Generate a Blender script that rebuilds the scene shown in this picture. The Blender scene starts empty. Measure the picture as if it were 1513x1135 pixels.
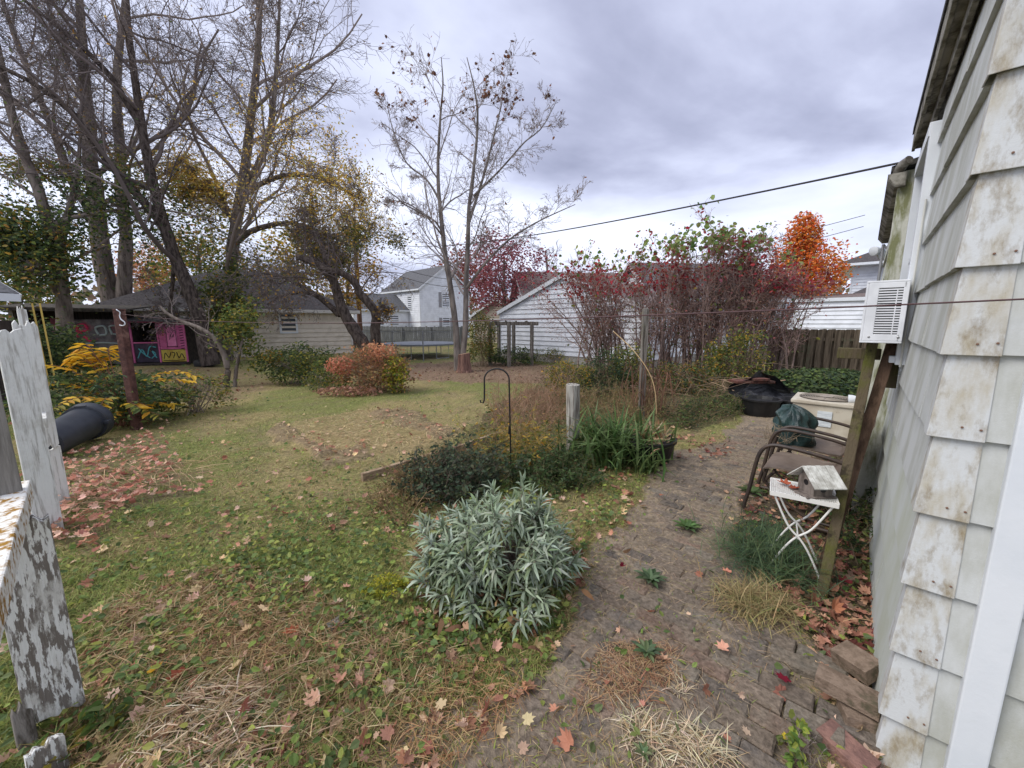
import bpy, math, random
import numpy as np
random.seed(7)
rng = np.random.default_rng(7)
scene = bpy.context.scene
COL = scene.collection
R = math.radians

# ---------------------------------------------------------------- camera model (used to survey the yard)
CAM = np.array([0.0, 0.0, 1.6]); FPX = 570.0; PITCH = R(8.9)
CP, SP = math.cos(PITCH), math.sin(PITCH)
def ray(px, py):
    u = (px - 756.5) / FPX; v = (py - 567.5) / FPX
    return np.array([u, CP - v * SP, -SP - v * CP])
def G(px, py, z=0.0):
    r = ray(px, py); t = (z - CAM[2]) / r[2]
    return CAM + r * t
def P(px, py, Y):
    r = ray(px, py); return CAM + r * (Y / r[1])
def A(*v): return np.array(v, float)
def nrm(v): v = np.asarray(v, float); return v / (np.linalg.norm(v) + 1e-12)
def S(r, g, b):
    def f(c):
        c /= 255.0
        return c / 12.92 if c <= 0.04045 else ((c + 0.055) / 1.055) ** 2.4
    return (f(r), f(g), f(b))

# ---------------------------------------------------------------- mesh builder
ORG = {}
class MB:
    def __init__(s): s.v = []; s.f = []; s.c = []; s.n = 0
    def add(s, verts, faces, col=None):
        verts = np.asarray(verts, float).reshape(-1, 3)
        s.v.append(verts)
        if isinstance(faces, np.ndarray): s.f.append(faces + s.n)
        else:
            for k in set(len(q) for q in faces):
                s.f.append(np.array([q for q in faces if len(q) == k], int) + s.n)
        c = np.ones((len(verts), 3)) * 0.5 if col is None else np.broadcast_to(np.asarray(col, float), (len(verts), 3))
        s.c.append(c); s.n += len(verts)
        return s
    def box(s, c, size, M=None, col=None):
        h = np.array(size) / 2.0
        v = np.array([[x, y, z] for z in (-1, 1) for y in (-1, 1) for x in (-1, 1)], float) * h
        if M is not None: v = v @ np.asarray(M).T
        return s.add(v + np.asarray(c, float), [(0, 2, 3, 1), (4, 5, 7, 6), (0, 1, 5, 4), (2, 6, 7, 3), (0, 4, 6, 2), (1, 3, 7, 5)], col)
    def bar(s, p0, p1, w, h, up=(0, 0, 1), col=None):
        """rectangular bar from p0 to p1: w across, h along up"""
        p0 = np.asarray(p0, float); p1 = np.asarray(p1, float); d = nrm(p1 - p0)
        x = np.cross(d, up); x = nrm(x) if np.linalg.norm(x) > 1e-6 else A(1, 0, 0)
        u = np.cross(x, d)
        M = np.stack([x, d, u], 1)
        return s.box((p0 + p1) / 2, (w, np.linalg.norm(p1 - p0), h), M, col)
    def prism(s, poly, off, col=None):
        poly = np.asarray(poly, float); n = len(poly)
        v = np.vstack([poly, poly + np.asarray(off, float)])
        f = [tuple(range(n))[::-1], tuple(range(n, 2 * n))] + [(i, (i + 1) % n, n + (i + 1) % n, n + i) for i in range(n)]
        return s.add(v, f, col)
    def tube(s, pts, rad, sides=8, col=None, caps=True):
        pts = np.asarray(pts, float); K = len(pts)
        rad = np.broadcast_to(np.asarray(rad, float), (K,))
        n0 = s.n
        s.tubes(pts[None], rad[None], sides, col)
        if caps:
            s.f.append(np.array([[n0 + i for i in range(sides)][::-1]])); s.f.append(np.array([[n0 + (K - 1) * sides + i for i in range(sides)]]))
        return s
    def tubes(s, Pn, Rn, sides, col=None):
        Pn = np.asarray(Pn, float); n, K, _ = Pn.shape
        T = np.gradient(Pn, axis=1); T /= np.linalg.norm(T, axis=2, keepdims=True) + 1e-9
        T0 = Pn[:, -1] - Pn[:, 0]; T0 /= np.linalg.norm(T0, axis=1, keepdims=True) + 1e-9
        ref = np.where(np.abs(T0[:, 2:3]) > 0.85, A(0.96, 0.28, 0)[None], A(0, 0.05, 1)[None])
        X = np.cross(T, ref[:, None, :]); X /= np.linalg.norm(X, axis=2, keepdims=True) + 1e-9
        Y = np.cross(T, X)
        a = np.arange(sides) * 2 * math.pi / sides
        V = Pn[:, :, None, :] + Rn[:, :, None, None] * (np.cos(a)[None, None, :, None] * X[:, :, None, :] + np.sin(a)[None, None, :, None] * Y[:, :, None, :])
        b = (np.arange(n) * K * sides)[:, None, None]; k = (np.arange(K - 1) * sides)[None, :, None]; i = np.arange(sides)[None, None, :]; j = (i + 1) % sides
        F = np.stack([b + k + i, b + k + j, b + k + sides + j, b + k + sides + i], -1).reshape(-1, 4)
        c = None
        if col is not None:
            col = np.asarray(col, float)
            c = col if col.ndim == 1 else np.repeat(col, K * sides, axis=0)
        s.add(V.reshape(-1, 3), F, c)
        return s
    def lathe(s, prof, c, sides=24, axis=(0, 0, 1), col=None):
        """prof: list of (r, h) along axis from c"""
        axis = nrm(axis); x = np.cross(axis, A(0.3, 0.9, 0.1)); x = nrm(x); y = np.cross(axis, x)
        a = np.arange(sides) * 2 * math.pi / sides
        v = np.vstack([np.asarray(c, float) + h * axis + r * (np.cos(a)[:, None] * x + np.sin(a)[:, None] * y) for r, h in prof])
        f = []
        for k in range(len(prof) - 1):
            for i in range(sides):
                j = (i + 1) % sides
                f.append((k * sides + i, k * sides + j, (k + 1) * sides + j, (k + 1) * sides + i))
        f.append(tuple(range(sides))[::-1]); f.append(tuple((len(prof) - 1) * sides + i for i in range(sides)))
        return s.add(v, f, col)
    def leaves(s, pos, d, up, L, W, tmpl, col):
        tv, tf = tmpl; pos = np.asarray(pos, float); n = len(pos)
        if n == 0: return s
        d = d / (np.linalg.norm(d, axis=1, keepdims=True) + 1e-9)
        sd = np.cross(up, d); sd /= np.linalg.norm(sd, axis=1, keepdims=True) + 1e-9
        nm = np.cross(d, sd)
        L = np.broadcast_to(np.asarray(L, float), (n,))[:, None, None]; W = np.broadcast_to(np.asarray(W, float), (n,))[:, None, None]
        V = pos[:, None] + L * tv[None, :, 0:1] * d[:, None] + W * tv[None, :, 1:2] * sd[:, None] + L * tv[None, :, 2:3] * nm[:, None]
        m = len(tv); off = (np.arange(n) * m)[:, None, None]
        col = np.broadcast_to(np.asarray(col, float), (n, 3)); c = np.repeat(col, m, axis=0)
        n0 = s.n; s.v.append(V.reshape(-1, 3)); s.c.append(c); s.n += n * m
        for fa in tf: s.f.append((off + fa[None]).reshape(-1, fa.shape[1]) + n0)
        return s
    def build(s, name, mat, parent=None, org=None, smooth=False, bevel=0.0):
        v = np.vstack(s.v); c = np.vstack(s.c)
        if parent is not None: o0 = ORG[parent.name]
        else: o0 = A(*org) if org is not None else A(0, 0, 0)
        v = v - o0
        me = bpy.data.meshes.new(name)
        me.vertices.add(len(v)); me.vertices.foreach_set('co', v.astype(np.float32).ravel())
        li = np.concatenate([f.ravel() for f in s.f]); cnt = np.concatenate([np.full(len(f), f.shape[1]) for f in s.f])
        me.loops.add(len(li)); me.loops.foreach_set('vertex_index', li.astype(np.int32))
        me.polygons.add(len(cnt)); st = np.concatenate([[0], np.cumsum(cnt)[:-1]])
        me.polygons.foreach_set('loop_start', st.astype(np.int32))
        me.polygons.foreach_set('use_smooth', np.full(len(cnt), bool(smooth)))
        at = me.attributes.new('Col', 'FLOAT_COLOR', 'POINT')
        at.data.foreach_set('color', np.hstack([c, np.ones((len(c), 1))]).astype(np.float32).ravel())
        me.update(calc_edges=True)
        if smooth and len(v) < 60000: me.set_sharp_from_angle(angle=R(48))
        me.materials.append(mat)
        o = bpy.data.objects.new(name, me); COL.objects.link(o)
        if parent is not None: o.parent = parent; ORG[o.name] = o0
        else: o.location = o0; ORG[o.name] = o0
        if bevel > 0:
            bm = o.modifiers.new('edge', 'BEVEL'); bm.width = bevel; bm.segments = 2; bm.limit_method = 'ANGLE'; bm.angle_limit = R(40)
        return o
def tag(o, label, cat=None, group=None, kind=None):
    if label: o['label'] = label
    if cat: o['category'] = cat
    if group: o['group'] = group
    if kind: o['kind'] = kind
    return o
def thing(name, label, cat, loc, group=None):
    o = bpy.data.objects.new(name, None); COL.objects.link(o); o.location = tuple(loc); o.empty_display_size = 0.1
    ORG[o.name] = A(*loc); return tag(o, label, cat, group)

# ---------------------------------------------------------------- leaf shapes
def TF(*fs):
    return [np.array([q for q in fs if len(q) == k], int) for k in sorted(set(len(q) for q in fs))]
LEAF = (A(0, 0, 0, .3, .5, .05, .7, .38, .03, 1, 0, -.1, .7, -.38, .03, .3, -.5, .05).reshape(-1, 3), TF((0, 3, 2, 1), (0, 5, 4, 3)))
LEAFLO = (A(0, 0, 0, .45, .5, .05, 1, 0, -.06, .45, -.5, .05).reshape(-1, 3), TF((0, 2, 1), (0, 3, 2)))
def blade(bend, fold=0.1, prof=((0, .5), (.35, .5), (.7, .36), (1, .0)), n=None):
    v = []; K = len(prof)
    for t, w in prof:
        z = -bend * t * t; x = t * (1 - 0.35 * abs(bend) * t)
        v += [(x, w, z + fold * w), (x, -w, z + fold * w)]
    f = [(2 * k, 2 * k + 1, 2 * k + 3, 2 * k + 2) for k in range(K - 1)]
    return (np.array(v, float), TF(*f))
BL = [blade(b) for b in (0.0, .25, .5, .85)]
LANCE = [blade(b, .25, ((0, .18), (.15, .4), (.4, .5), (.75, .32), (1, .03))) for b in (-.1, .12, .35, .6)]
def maple():
    ang = [0, 18, 38, 56, 76, 100, 122, 150, 172]; rad = [1.0, .60, .86, .58, .80, .56, .64, .50, .2]
    pts = []
    for a, r_ in zip(ang, rad): pts.append((r_ * math.cos(R(a)), r_ * math.sin(R(a))))
    full = pts + [(x, -y) for x, y in pts[1:][::-1]]
    v = [(.05, 0, 0)] + [(x, y, .14 * (x * x + y * y) * (1 if i % 2 else .4)) for i, (x, y) in enumerate(full)]
    n = len(full)
    f = [(0, 1 + i, 1 + (i + 1) % n) for i in range(n)]
    return (np.array(v, float) * A(.55, .55, .55), TF(*f))
MAPLE = maple()
MAPLECURL = (MAPLE[0] * A(1, .8, 1) + np.stack([0 * MAPLE[0][:, 0], 0 * MAPLE[0][:, 0], 1.1 * MAPLE[0][:, 1] ** 2 + .35 * MAPLE[0][:, 0] ** 2], 1), MAPLE[1])
def unit(n, zlo=-1.0, zhi=1.0):
    z = rng.uniform(zlo, zhi, n); a = rng.uniform(0, 2 * math.pi, n); r_ = np.sqrt(np.maximum(0, 1 - z * z))
    return np.stack([r_ * np.cos(a), r_ * np.sin(a), z], 1)
def pick(pal, n, jit=.18, w=None):
    pal = np.array(pal, float); i = rng.choice(len(pal), n, p=None if w is None else np.array(w) / sum(w))
    return np.clip(pal[i] * (1 + rng.normal(0, jit, (n, 1))) * (1 + rng.normal(0, jit * .3, (n, 3))), .004, .9)

# ---------------------------------------------------------------- noise
def vnoise(x, y, seed=0):
    xi = np.floor(x).astype(np.int64); yi = np.floor(y).astype(np.int64); fx = x - xi; fy = y - yi
    fx = fx * fx * (3 - 2 * fx); fy = fy * fy * (3 - 2 * fy)
    def h(a, b):
        n = (a * 374761393 + b * 668265263 + seed * 1442695041) & 0xFFFFFFFF
        n = ((n ^ (n >> 13)) * 1274126177) & 0xFFFFFFFF
        return ((n ^ (n >> 16)) & 0xFFFF) / 65535.0
    return (h(xi, yi) * (1 - fx) + h(xi + 1, yi) * fx) * (1 - fy) + (h(xi, yi + 1) * (1 - fx) + h(xi + 1, yi + 1) * fx) * fy
def fbm(x, y, sc, seed=0, oct=3):
    t = 0; a = .5; s_ = 0
    for k in range(oct):
        t = t + a * vnoise(x * sc, y * sc, seed + k * 17); s_ += a; a *= .5; sc *= 2.03
    return t / s_
def inpoly(poly, X, Y):
    poly = np.asarray(poly); ins = np.zeros(X.shape, bool); n = len(poly); j = n - 1
    for i in range(n):
        xi, yi = poly[i][:2]; xj, yj = poly[j][:2]
        c = ((yi > Y) != (yj > Y)) & (X < (xj - xi) * (Y - yi) / (yj - yi + 1e-12) + xi)
        ins ^= c; j = i
    return ins
def gpoly(*pts): return np.array([G(x, y)[:2] for x, y in pts])

# ---------------------------------------------------------------- materials
MATS = {}
def mat(name, base, rough=.8, col2=None, sc=6.0, detail=6.0, lo=.42, hi=.6, stretch=(1, 1, 1), bump=0.0, bsc=40.0, bstretch=(1, 1, 1), metal=0.0, spec=.3, attr=False, transl=0.0, col3=None, sc3=3.0, lo3=.55, hi3=.65, stretch3=(1, 1, 1), var=.0):
    if name in MATS: return MATS[name]
    m = bpy.data.materials.new(name); m.use_nodes = True; nt = m.node_tree; N = nt.nodes; Lk = nt.links
    b = N['Principled BSDF']; b.inputs['Roughness'].default_value = rough; b.inputs['Metallic'].default_value = metal; b.inputs['Specular IOR Level'].default_value = spec
    tc = N.new('ShaderNodeTexCoord')
    def noise(scale, st, det=detail, rough_=.62):
        mp = N.new('ShaderNodeMapping'); mp.inputs['Scale'].default_value = st; Lk.new(tc.outputs['Object'], mp.inputs['Vector'])
        n = N.new('ShaderNodeTexNoise'); n.inputs['Scale'].default_value = scale; n.inputs['Detail'].default_value = det; n.inputs['Roughness'].default_value = rough_
        Lk.new(mp.outputs['Vector'], n.inputs['Vector']); return n
    def rampf(n, l, h):
        r_ = N.new('ShaderNodeMapRange'); r_.inputs[1].default_value = l; r_.inputs[2].default_value = h; Lk.new(n.outputs['Fac'], r_.inputs[0]); return r_
    if attr:
        a = N.new('ShaderNodeAttribute'); a.attribute_name = 'Col'; cur = a.outputs['Color']
    else:
        c = N.new('ShaderNodeRGB'); c.outputs[0].default_value = (*base, 1); cur = c.outputs[0]
    def mixc(cur, fac, col, blend='MIX'):
        mx = N.new('ShaderNodeMix'); mx.data_type = 'RGBA'; mx.blend_type = blend
        Lk.new(fac, mx.inputs[0]); Lk.new(cur, mx.inputs[6]); mx.inputs[7].default_value = (*col, 1); return mx.outputs[2]
    if col2 is not None: cur = mixc(cur, rampf(noise(sc, stretch), lo, hi).outputs[0], col2)
    if col3 is not None: cur = mixc(cur, rampf(noise(sc3, stretch3, 9, .7), lo3, hi3).outputs[0], col3)
    if var > 0:
        n = noise(bsc * .5, bstretch); mr = N.new('ShaderNodeMapRange'); mr.inputs[1].default_value = .3; mr.inputs[2].default_value = .7; mr.inputs[3].default_value = 1 - var; mr.inputs[4].default_value = 1 + var
        Lk.new(n.outputs['Fac'], mr.inputs[0])
        mx = N.new('ShaderNodeMix'); mx.data_type = 'RGBA'; mx.blend_type = 'MULTIPLY'; mx.inputs[0].default_value = 1
        Lk.new(cur, mx.inputs[6]); Lk.new(mr.outputs[0], mx.inputs[7]); cur = mx.outputs[2]
    Lk.new(cur, b.inputs['Base Color'])
    if bump > 0:
        bn = noise(bsc, bstretch, 8); bp = N.new('ShaderNodeBump'); bp.inputs['Strength'].default_value = bump; bp.inputs['Distance'].default_value = .02
        Lk.new(bn.outputs['Fac'], bp.inputs['Height']); Lk.new(bp.outputs['Normal'], b.inputs['Normal'])
    if transl > 0:
        t = N.new('ShaderNodeBsdfTranslucent'); Lk.new(cur, t.inputs['Color']); ms = N.new('ShaderNodeMixShader'); ms.inputs[0].default_value = transl
        Lk.new(b.outputs[0], ms.inputs[1]); Lk.new(t.outputs[0], ms.inputs[2]); Lk.new(ms.outputs[0], N['Material Output'].inputs['Surface'])
    MATS[name] = m; return m
M_LEAF = mat('leaf', (.1, .1, .05), .55, attr=True, transl=.42, spec=.25)
M_SAGE = mat('sage_leaf', (.3, .35, .3), .85, attr=True, transl=.15, spec=.1)
M_DRY = mat('dry_leaf', (.2, .12, .06), .8, attr=True, transl=.2, spec=.15)
M_GRASS = mat('grass_blade', (.1, .1, .05), .6, attr=True, transl=.3, spec=.2)
M_TWIG = mat('twig', (.1, .08, .07), .85, attr=True, spec=.15)
M_BARK = mat('bark', S(128, 117, 108), .9, S(88, 79, 72), sc=9, stretch=(1, 1, .22), bump=.8, bsc=22, bstretch=(1, 1, .25), col3=S(105, 108, 88), sc3=3, lo3=.55, hi3=.7, spec=.1)
M_BARKDARK = mat('dark_bark', S(96, 86, 79), .95, S(58, 51, 47), sc=12, stretch=(1, 1, .35), bump=1.0, bsc=26, bstretch=(1, 1, .4), spec=.1)
M_BARKGREY = mat('grey_bark', S(128, 120, 112), .9, S(92, 85, 80), sc=7, stretch=(1, 1, .3), bump=.5, bsc=24, bstretch=(1, 1, .3), spec=.1)
M_GREYWOOD = mat('weathered_wood', S(138, 132, 124), .9, S(84, 78, 70), sc=14, stretch=(3, 3, .18), bump=.6, bsc=30, bstretch=(3, 3, .12), spec=.12, col3=S(100, 104, 82), sc3=2.5, lo3=.56, hi3=.7)
M_PEEL = mat('peeling_white_paint', S(218, 218, 212), .75, S(160, 156, 148), sc=34, detail=12, stretch=(1.4, 1.4, .12), lo=.50, hi=.64, bump=.5, bsc=26, bstretch=(3, 3, .15), spec=.2, col3=S(176, 172, 160), sc3=4, lo3=.5, hi3=.75)
M_PEELMORE = mat('mostly_peeled_paint', S(122, 115, 107), .85, S(226, 226, 220), sc=52, detail=12, stretch=(1.2, 1.2, .22), lo=.49, hi=.53, col3=S(206, 204, 196), sc3=9, lo3=.5, hi3=.6, stretch3=(1.5, 1.5, .5), bump=.8, bsc=22, bstretch=(3, 3, .15), spec=.15)
M_LICHEN = mat('white_paint_with_lichen', S(226, 224, 216), .85, S(150, 112, 44), sc=30, detail=9, stretch=(1, 1, 1), lo=.48, hi=.60, bump=.7, bsc=22, bstretch=(.4, .4, 2), spec=.15, col3=S(120, 112, 102), sc3=9, lo3=.62, hi3=.66)
M_MOSSWOOD = mat('mossy_wood', S(92, 82, 66), .9, S(86, 88, 42), sc=6, stretch=(1, 1, .5), bump=.6, bsc=26, bstretch=(3, 3, .2), spec=.1, col3=S(58, 52, 42), sc3=9)
M_WHITE = mat('white_trim', S(214, 217, 220), .55, S(206, 210, 214), sc=2, bump=.05, bsc=60, spec=.35, col3=S(150, 146, 138), sc3=24, lo3=.70, hi3=.74)
M_BLACK = mat('black_metal', S(26, 26, 28), .5, spec=.4)
M_GLASS = mat('dark_pane', S(60, 68, 76), .08, spec=.7)
# ---------------------------------------------------------------- zones of the yard (world polygons)
Z_PATH = gpoly((560, 1330), (590, 1200), (640, 1120), (770, 1010), (850, 900), (905, 830), (945, 770), (975, 715), (1015, 675), (1075, 640), (1125, 618), (1165, 616), (1160, 650), (1120, 690), (1085, 730), (1075, 790), (1095, 850), (1150, 900), (1195, 960), (1215, 1050), (1225, 1150), (1250, 1330))
Z_BARE = gpoly((500, 1330), (520, 1080), (620, 1020), (770, 1000), (860, 870), (900, 800), (960, 700), (1010, 660), (1090, 620), (1180, 606), (1240, 640), (1200, 700), (1260, 790), (1290, 900), (1305, 1150), (1350, 1330))
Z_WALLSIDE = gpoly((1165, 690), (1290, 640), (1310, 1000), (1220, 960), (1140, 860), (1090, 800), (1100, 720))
Z_BED = gpoly((395, 632), (440, 622), (545, 606), (600, 612), (690, 645), (620, 662), (540, 665), (480, 680), (430, 660))
Z_BEDEDGE1 = gpoly((395, 630), (412, 628), (500, 672), (478, 684)); Z_BEDEDGE2 = gpoly((540, 608), (590, 606), (690, 640), (640, 652), (600, 630)); Z_BEDEDGE3 = gpoly((475, 680), (545, 655), (560, 668), (490, 692))
Z_LITTER = gpoly((590, 560), (600, 538), (740, 534), (850, 540), (880, 556), (830, 566), (700, 566))
Z_LITTER2 = gpoly((200, 545), (330, 540), (430, 560), (330, 590), (230, 585))
Z_LEAFPILE = gpoly((60, 690), (150, 665), (230, 640), (300, 670), (285, 730), (215, 760), (150, 815), (70, 820))
Z_CLOVER = gpoly((250, 850), (400, 790), (540, 690), (640, 690), (860, 700), (960, 700), (930, 780), (870, 850), (800, 930), (640, 960), (480, 950), (380, 930))
Z_DRYFRONT = gpoly((100, 1010), (180, 880), (330, 840), (470, 890), (600, 950), (700, 955), (660, 1010), (560, 1060), (490, 1140), (420, 1290), (120, 1290))
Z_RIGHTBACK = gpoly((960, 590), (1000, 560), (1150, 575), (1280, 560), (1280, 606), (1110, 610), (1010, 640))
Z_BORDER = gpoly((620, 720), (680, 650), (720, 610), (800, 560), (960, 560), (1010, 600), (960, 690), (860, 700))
def soft(poly, X, Y, wob=.25, seed=3, sc=1.7):
    wx = (fbm(X, Y, sc, seed) - .5) * 2 * wob * (0.35 + Y * .12); wy = (fbm(X, Y, sc, seed + 50) - .5) * 2 * wob * (0.35 + Y * .12)
    return inpoly(poly, X + wx, Y + wy)
# wall line of the near house
HD = nrm(A(.902, 1, 0)); HN = A(-HD[1], HD[0], 0); HB = -HN      # along the long wall, outwards from it, along the short wall
HC = A(1.432, 1.255, 0)
def W(s, n, z): return HC + HD * s + HN * n + A(0, 0, z)
def wall_n(X, Y): return (X - HC[0]) * HN[0] + (Y - HC[1]) * HN[1]
def gheight(X, Y):
    d = np.hypot(X, Y)
    h = (fbm(X, Y, .35, 11) - .5) * .10 * np.clip((d - 3) / 6, 0, 1) + (fbm(X, Y, 1.6, 12) - .5) * .035 + (fbm(X, Y, 7, 13) - .5) * .022
    h = h * np.clip(1.2 - d / 60, .2, 1)
    pth = soft(Z_PATH, X, Y, .1)
    h = np.where(pth, (fbm(X, Y, 1.1, 21, 2) - .5) * .036 + (fbm(X, Y, 9, 22, 3) - .5) * .018 - .0018, h)
    for z in (Z_BEDEDGE1, Z_BEDEDGE2, Z_BEDEDGE3):
        h = np.where(soft(z, X, Y, .25), h + .035, h)
    h = np.where(soft(Z_BED, X, Y, .2), h + .025, h)
    wn = wall_n(X, Y); h = h - .07 * np.clip(1 - np.abs(wn) / .5, 0, 1) * (wn < 1)
    return h
GX = None
def make_ground():
    global GH
    a = np.linspace(-1, 1, 420); xs = np.sinh(a * 5.2) / math.sinh(5.2) * 420
    xs = xs + 0
    b = np.linspace(0, 1, 430); ys = -6 + np.sinh(b * 5.3) / math.sinh(5.3) * 500
    nearx = np.arange(-4.2, 4.4, .035); neary = np.arange(.3, 6.5, .035)
    xs = np.unique(np.concatenate([xs[np.abs(xs - .1) > 4.4], nearx])); ys = np.unique(np.concatenate([ys[(ys < .25) | (ys > 6.55)], neary]))
    X, Y = np.meshgrid(xs, ys); H = gheight(X, Y)
    nx, ny = len(xs), len(ys)
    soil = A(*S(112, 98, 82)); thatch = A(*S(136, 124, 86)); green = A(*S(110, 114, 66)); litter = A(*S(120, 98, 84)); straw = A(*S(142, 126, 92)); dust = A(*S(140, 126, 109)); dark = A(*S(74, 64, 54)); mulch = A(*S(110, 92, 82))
    n1 = fbm(X, Y, .8, 31, 4)[..., None]; n2 = fbm(X, Y, 5, 32, 4)[..., None]; n3 = fbm(X, Y, 26, 33, 2)[..., None]
    mixf = np.clip((n1 - .4) * 5, 0, 1)
    C = green * (1 - mixf) + thatch * mixf; C = C * (1 - .4 * np.clip((n2 - .5) * 5, 0, 1)) + .4 * np.clip((n2 - .5) * 5, 0, 1) * soil
    def put(C, m, c, f=1.0): return np.where(m[..., None], C * (1 - f) + c * f, C)
    C = put(C, soft(Z_LITTER, X, Y, .3), litter * (.8 + .4 * n3), .9); C = put(C, soft(Z_LITTER2, X, Y, .3), litter * .85, .55)
    C = put(C, soft(Z_BED, X, Y, .3), straw * (.75 + .5 * n2), .65)
    for z in (Z_BEDEDGE1, Z_BEDEDGE2, Z_BEDEDGE3): C = put(C, soft(z, X, Y, .3), mulch * (.7 + .6 * n3), .5)
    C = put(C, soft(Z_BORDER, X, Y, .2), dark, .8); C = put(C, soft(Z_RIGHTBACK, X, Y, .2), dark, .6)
    C = put(C, soft(Z_LEAFPILE, X, Y, .5), mulch, .45); C = put(C, soft(Z_DRYFRONT, X, Y, .3), thatch * .8, .7)
    C = put(C, soft(Z_BARE, X, Y, .3), (dust * .9) * (.82 + .36 * n2), 1); C = put(C, soft(Z_PATH, X, Y, .2), (dust * .86) * (.78 + .42 * n2), 1)
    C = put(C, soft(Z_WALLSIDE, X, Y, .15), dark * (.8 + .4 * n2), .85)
    C = np.clip(C * (.8 + .4 * n3), .01, .8)
    V = np.stack([X, Y, H], -1).reshape(-1, 3)
    i = (np.arange(ny - 1)[:, None] * nx + np.arange(nx - 1)[None]).ravel()
    F = np.stack([i, i + 1, i + nx + 1, i + nx], -1)
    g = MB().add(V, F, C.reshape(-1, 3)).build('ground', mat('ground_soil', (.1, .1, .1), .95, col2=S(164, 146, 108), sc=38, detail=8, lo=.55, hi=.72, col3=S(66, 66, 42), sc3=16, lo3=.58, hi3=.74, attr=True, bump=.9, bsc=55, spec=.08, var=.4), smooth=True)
    tag(g, None, None, None, 'structure')
make_ground()

def make_path():
    mb = MB(); L, Wd = .205, .103; U = HB[:2]; Vv = HD[:2]
    cols = [S(122, 110, 98), S(112, 102, 92), S(126, 112, 98), S(108, 100, 92), S(124, 116, 104), S(130, 110, 96)]
    for r_ in range(-14, 80):
        for k in range(-22, 24):
            cx = (k + .5 * (r_ % 2)) * L + random.uniform(-.004, .004); cy = r_ * Wd + random.uniform(-.003, .003)
            p = A(*(HC[:2] - Vv * .9 + U * cx + Vv * cy))
            if not inpoly(Z_PATH, A(p[0] + random.uniform(-.16, .16)), A(p[1] + random.uniform(-.16, .16)))[0] or p[1] > 6.0: continue
            z = random.gauss(0.0, .0035) - .02
            a = random.gauss(0, .018); ca, sa = math.cos(a), math.sin(a); tx, ty = random.gauss(0, .016), random.gauss(0, .02)
            u = np.append(U * ca + Vv * sa, tx); v = np.append(-U * sa + Vv * ca, ty); n = np.cross(u, v)
            if n[2] < 0: n = -n
            M = np.stack([nrm(u), nrm(v), nrm(n)], 1)
            c = A(*random.choice(cols)) * random.uniform(.72, 1.05)
            hx, hy = (L - .008) / 2, (Wd - .008) / 2; ch = .008
            pv = []
            for zz, ins in ((-.03, 0), (.012, 0), (.02, ch)):
                for (sx, sy) in ((-1, -1), (1, -1), (1, 1), (-1, 1)):
                    pv.append(A(sx * (hx - ins) + random.uniform(-.0015, .0015), sy * (hy - ins) + random.uniform(-.0015, .0015), zz))
            pv = np.array(pv) @ M.T + A(p[0], p[1], z)
            f = [(8, 9, 10, 11)] + [(b + i, b + (i + 1) % 4, b + 4 + (i + 1) % 4, b + 4 + i) for b in (0, 4) for i in range(4)]
            mb.add(pv, f, c)
    o = mb.build('path', mat('paver_brick', (.2, .2, .2), .92, attr=True, bump=.7, bsc=90, spec=.1, var=.45, col3=S(124, 112, 98), sc3=7, lo3=.42, hi3=.66))
    tag(o, None, None, None, 'structure')
make_path()

# ---------------------------------------------------------------- near house
M_SIDING = mat('shingle_siding', S(194, 196, 194), .75, S(172, 173, 165), sc=5, stretch=(1, 1, .4), bump=.10, bsc=150, bstretch=(1, 1, 1), spec=.2, col3=S(160, 158, 140), sc3=2.2, lo3=.56, hi3=.80, stretch3=(1.3, 1.3, .5))
M_SIDINGLOW = mat('algae_stained_siding', S(192, 195, 190), .8, S(172, 175, 152), sc=2.2, stretch=(1.1, 1.1, .5), lo=.42, hi=.74, bump=.10, bsc=150, bstretch=(1, 1, 1), spec=.18, col3=S(136, 138, 88), sc3=3, lo3=.60, hi3=.84, stretch3=(1.4, 1.4, .45))
M_CAP = mat('corner_cap_metal', S(196, 198, 197), .6, S(172, 164, 144), sc=7, detail=8, lo=.46, hi=.66, stretch=(1.6, 1.6, .5), bump=.1, bsc=90, spec=.3, col3=S(128, 112, 82), sc3=13, lo3=.50, hi3=.72, stretch3=(1.4, 1.4, .6))
M_EAVE = mat('grimy_eave', S(150, 146, 136), .85, S(88, 84, 72), sc=8, bump=.3, bsc=40, spec=.2, col3=S(66, 62, 54), sc3=4)
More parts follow.
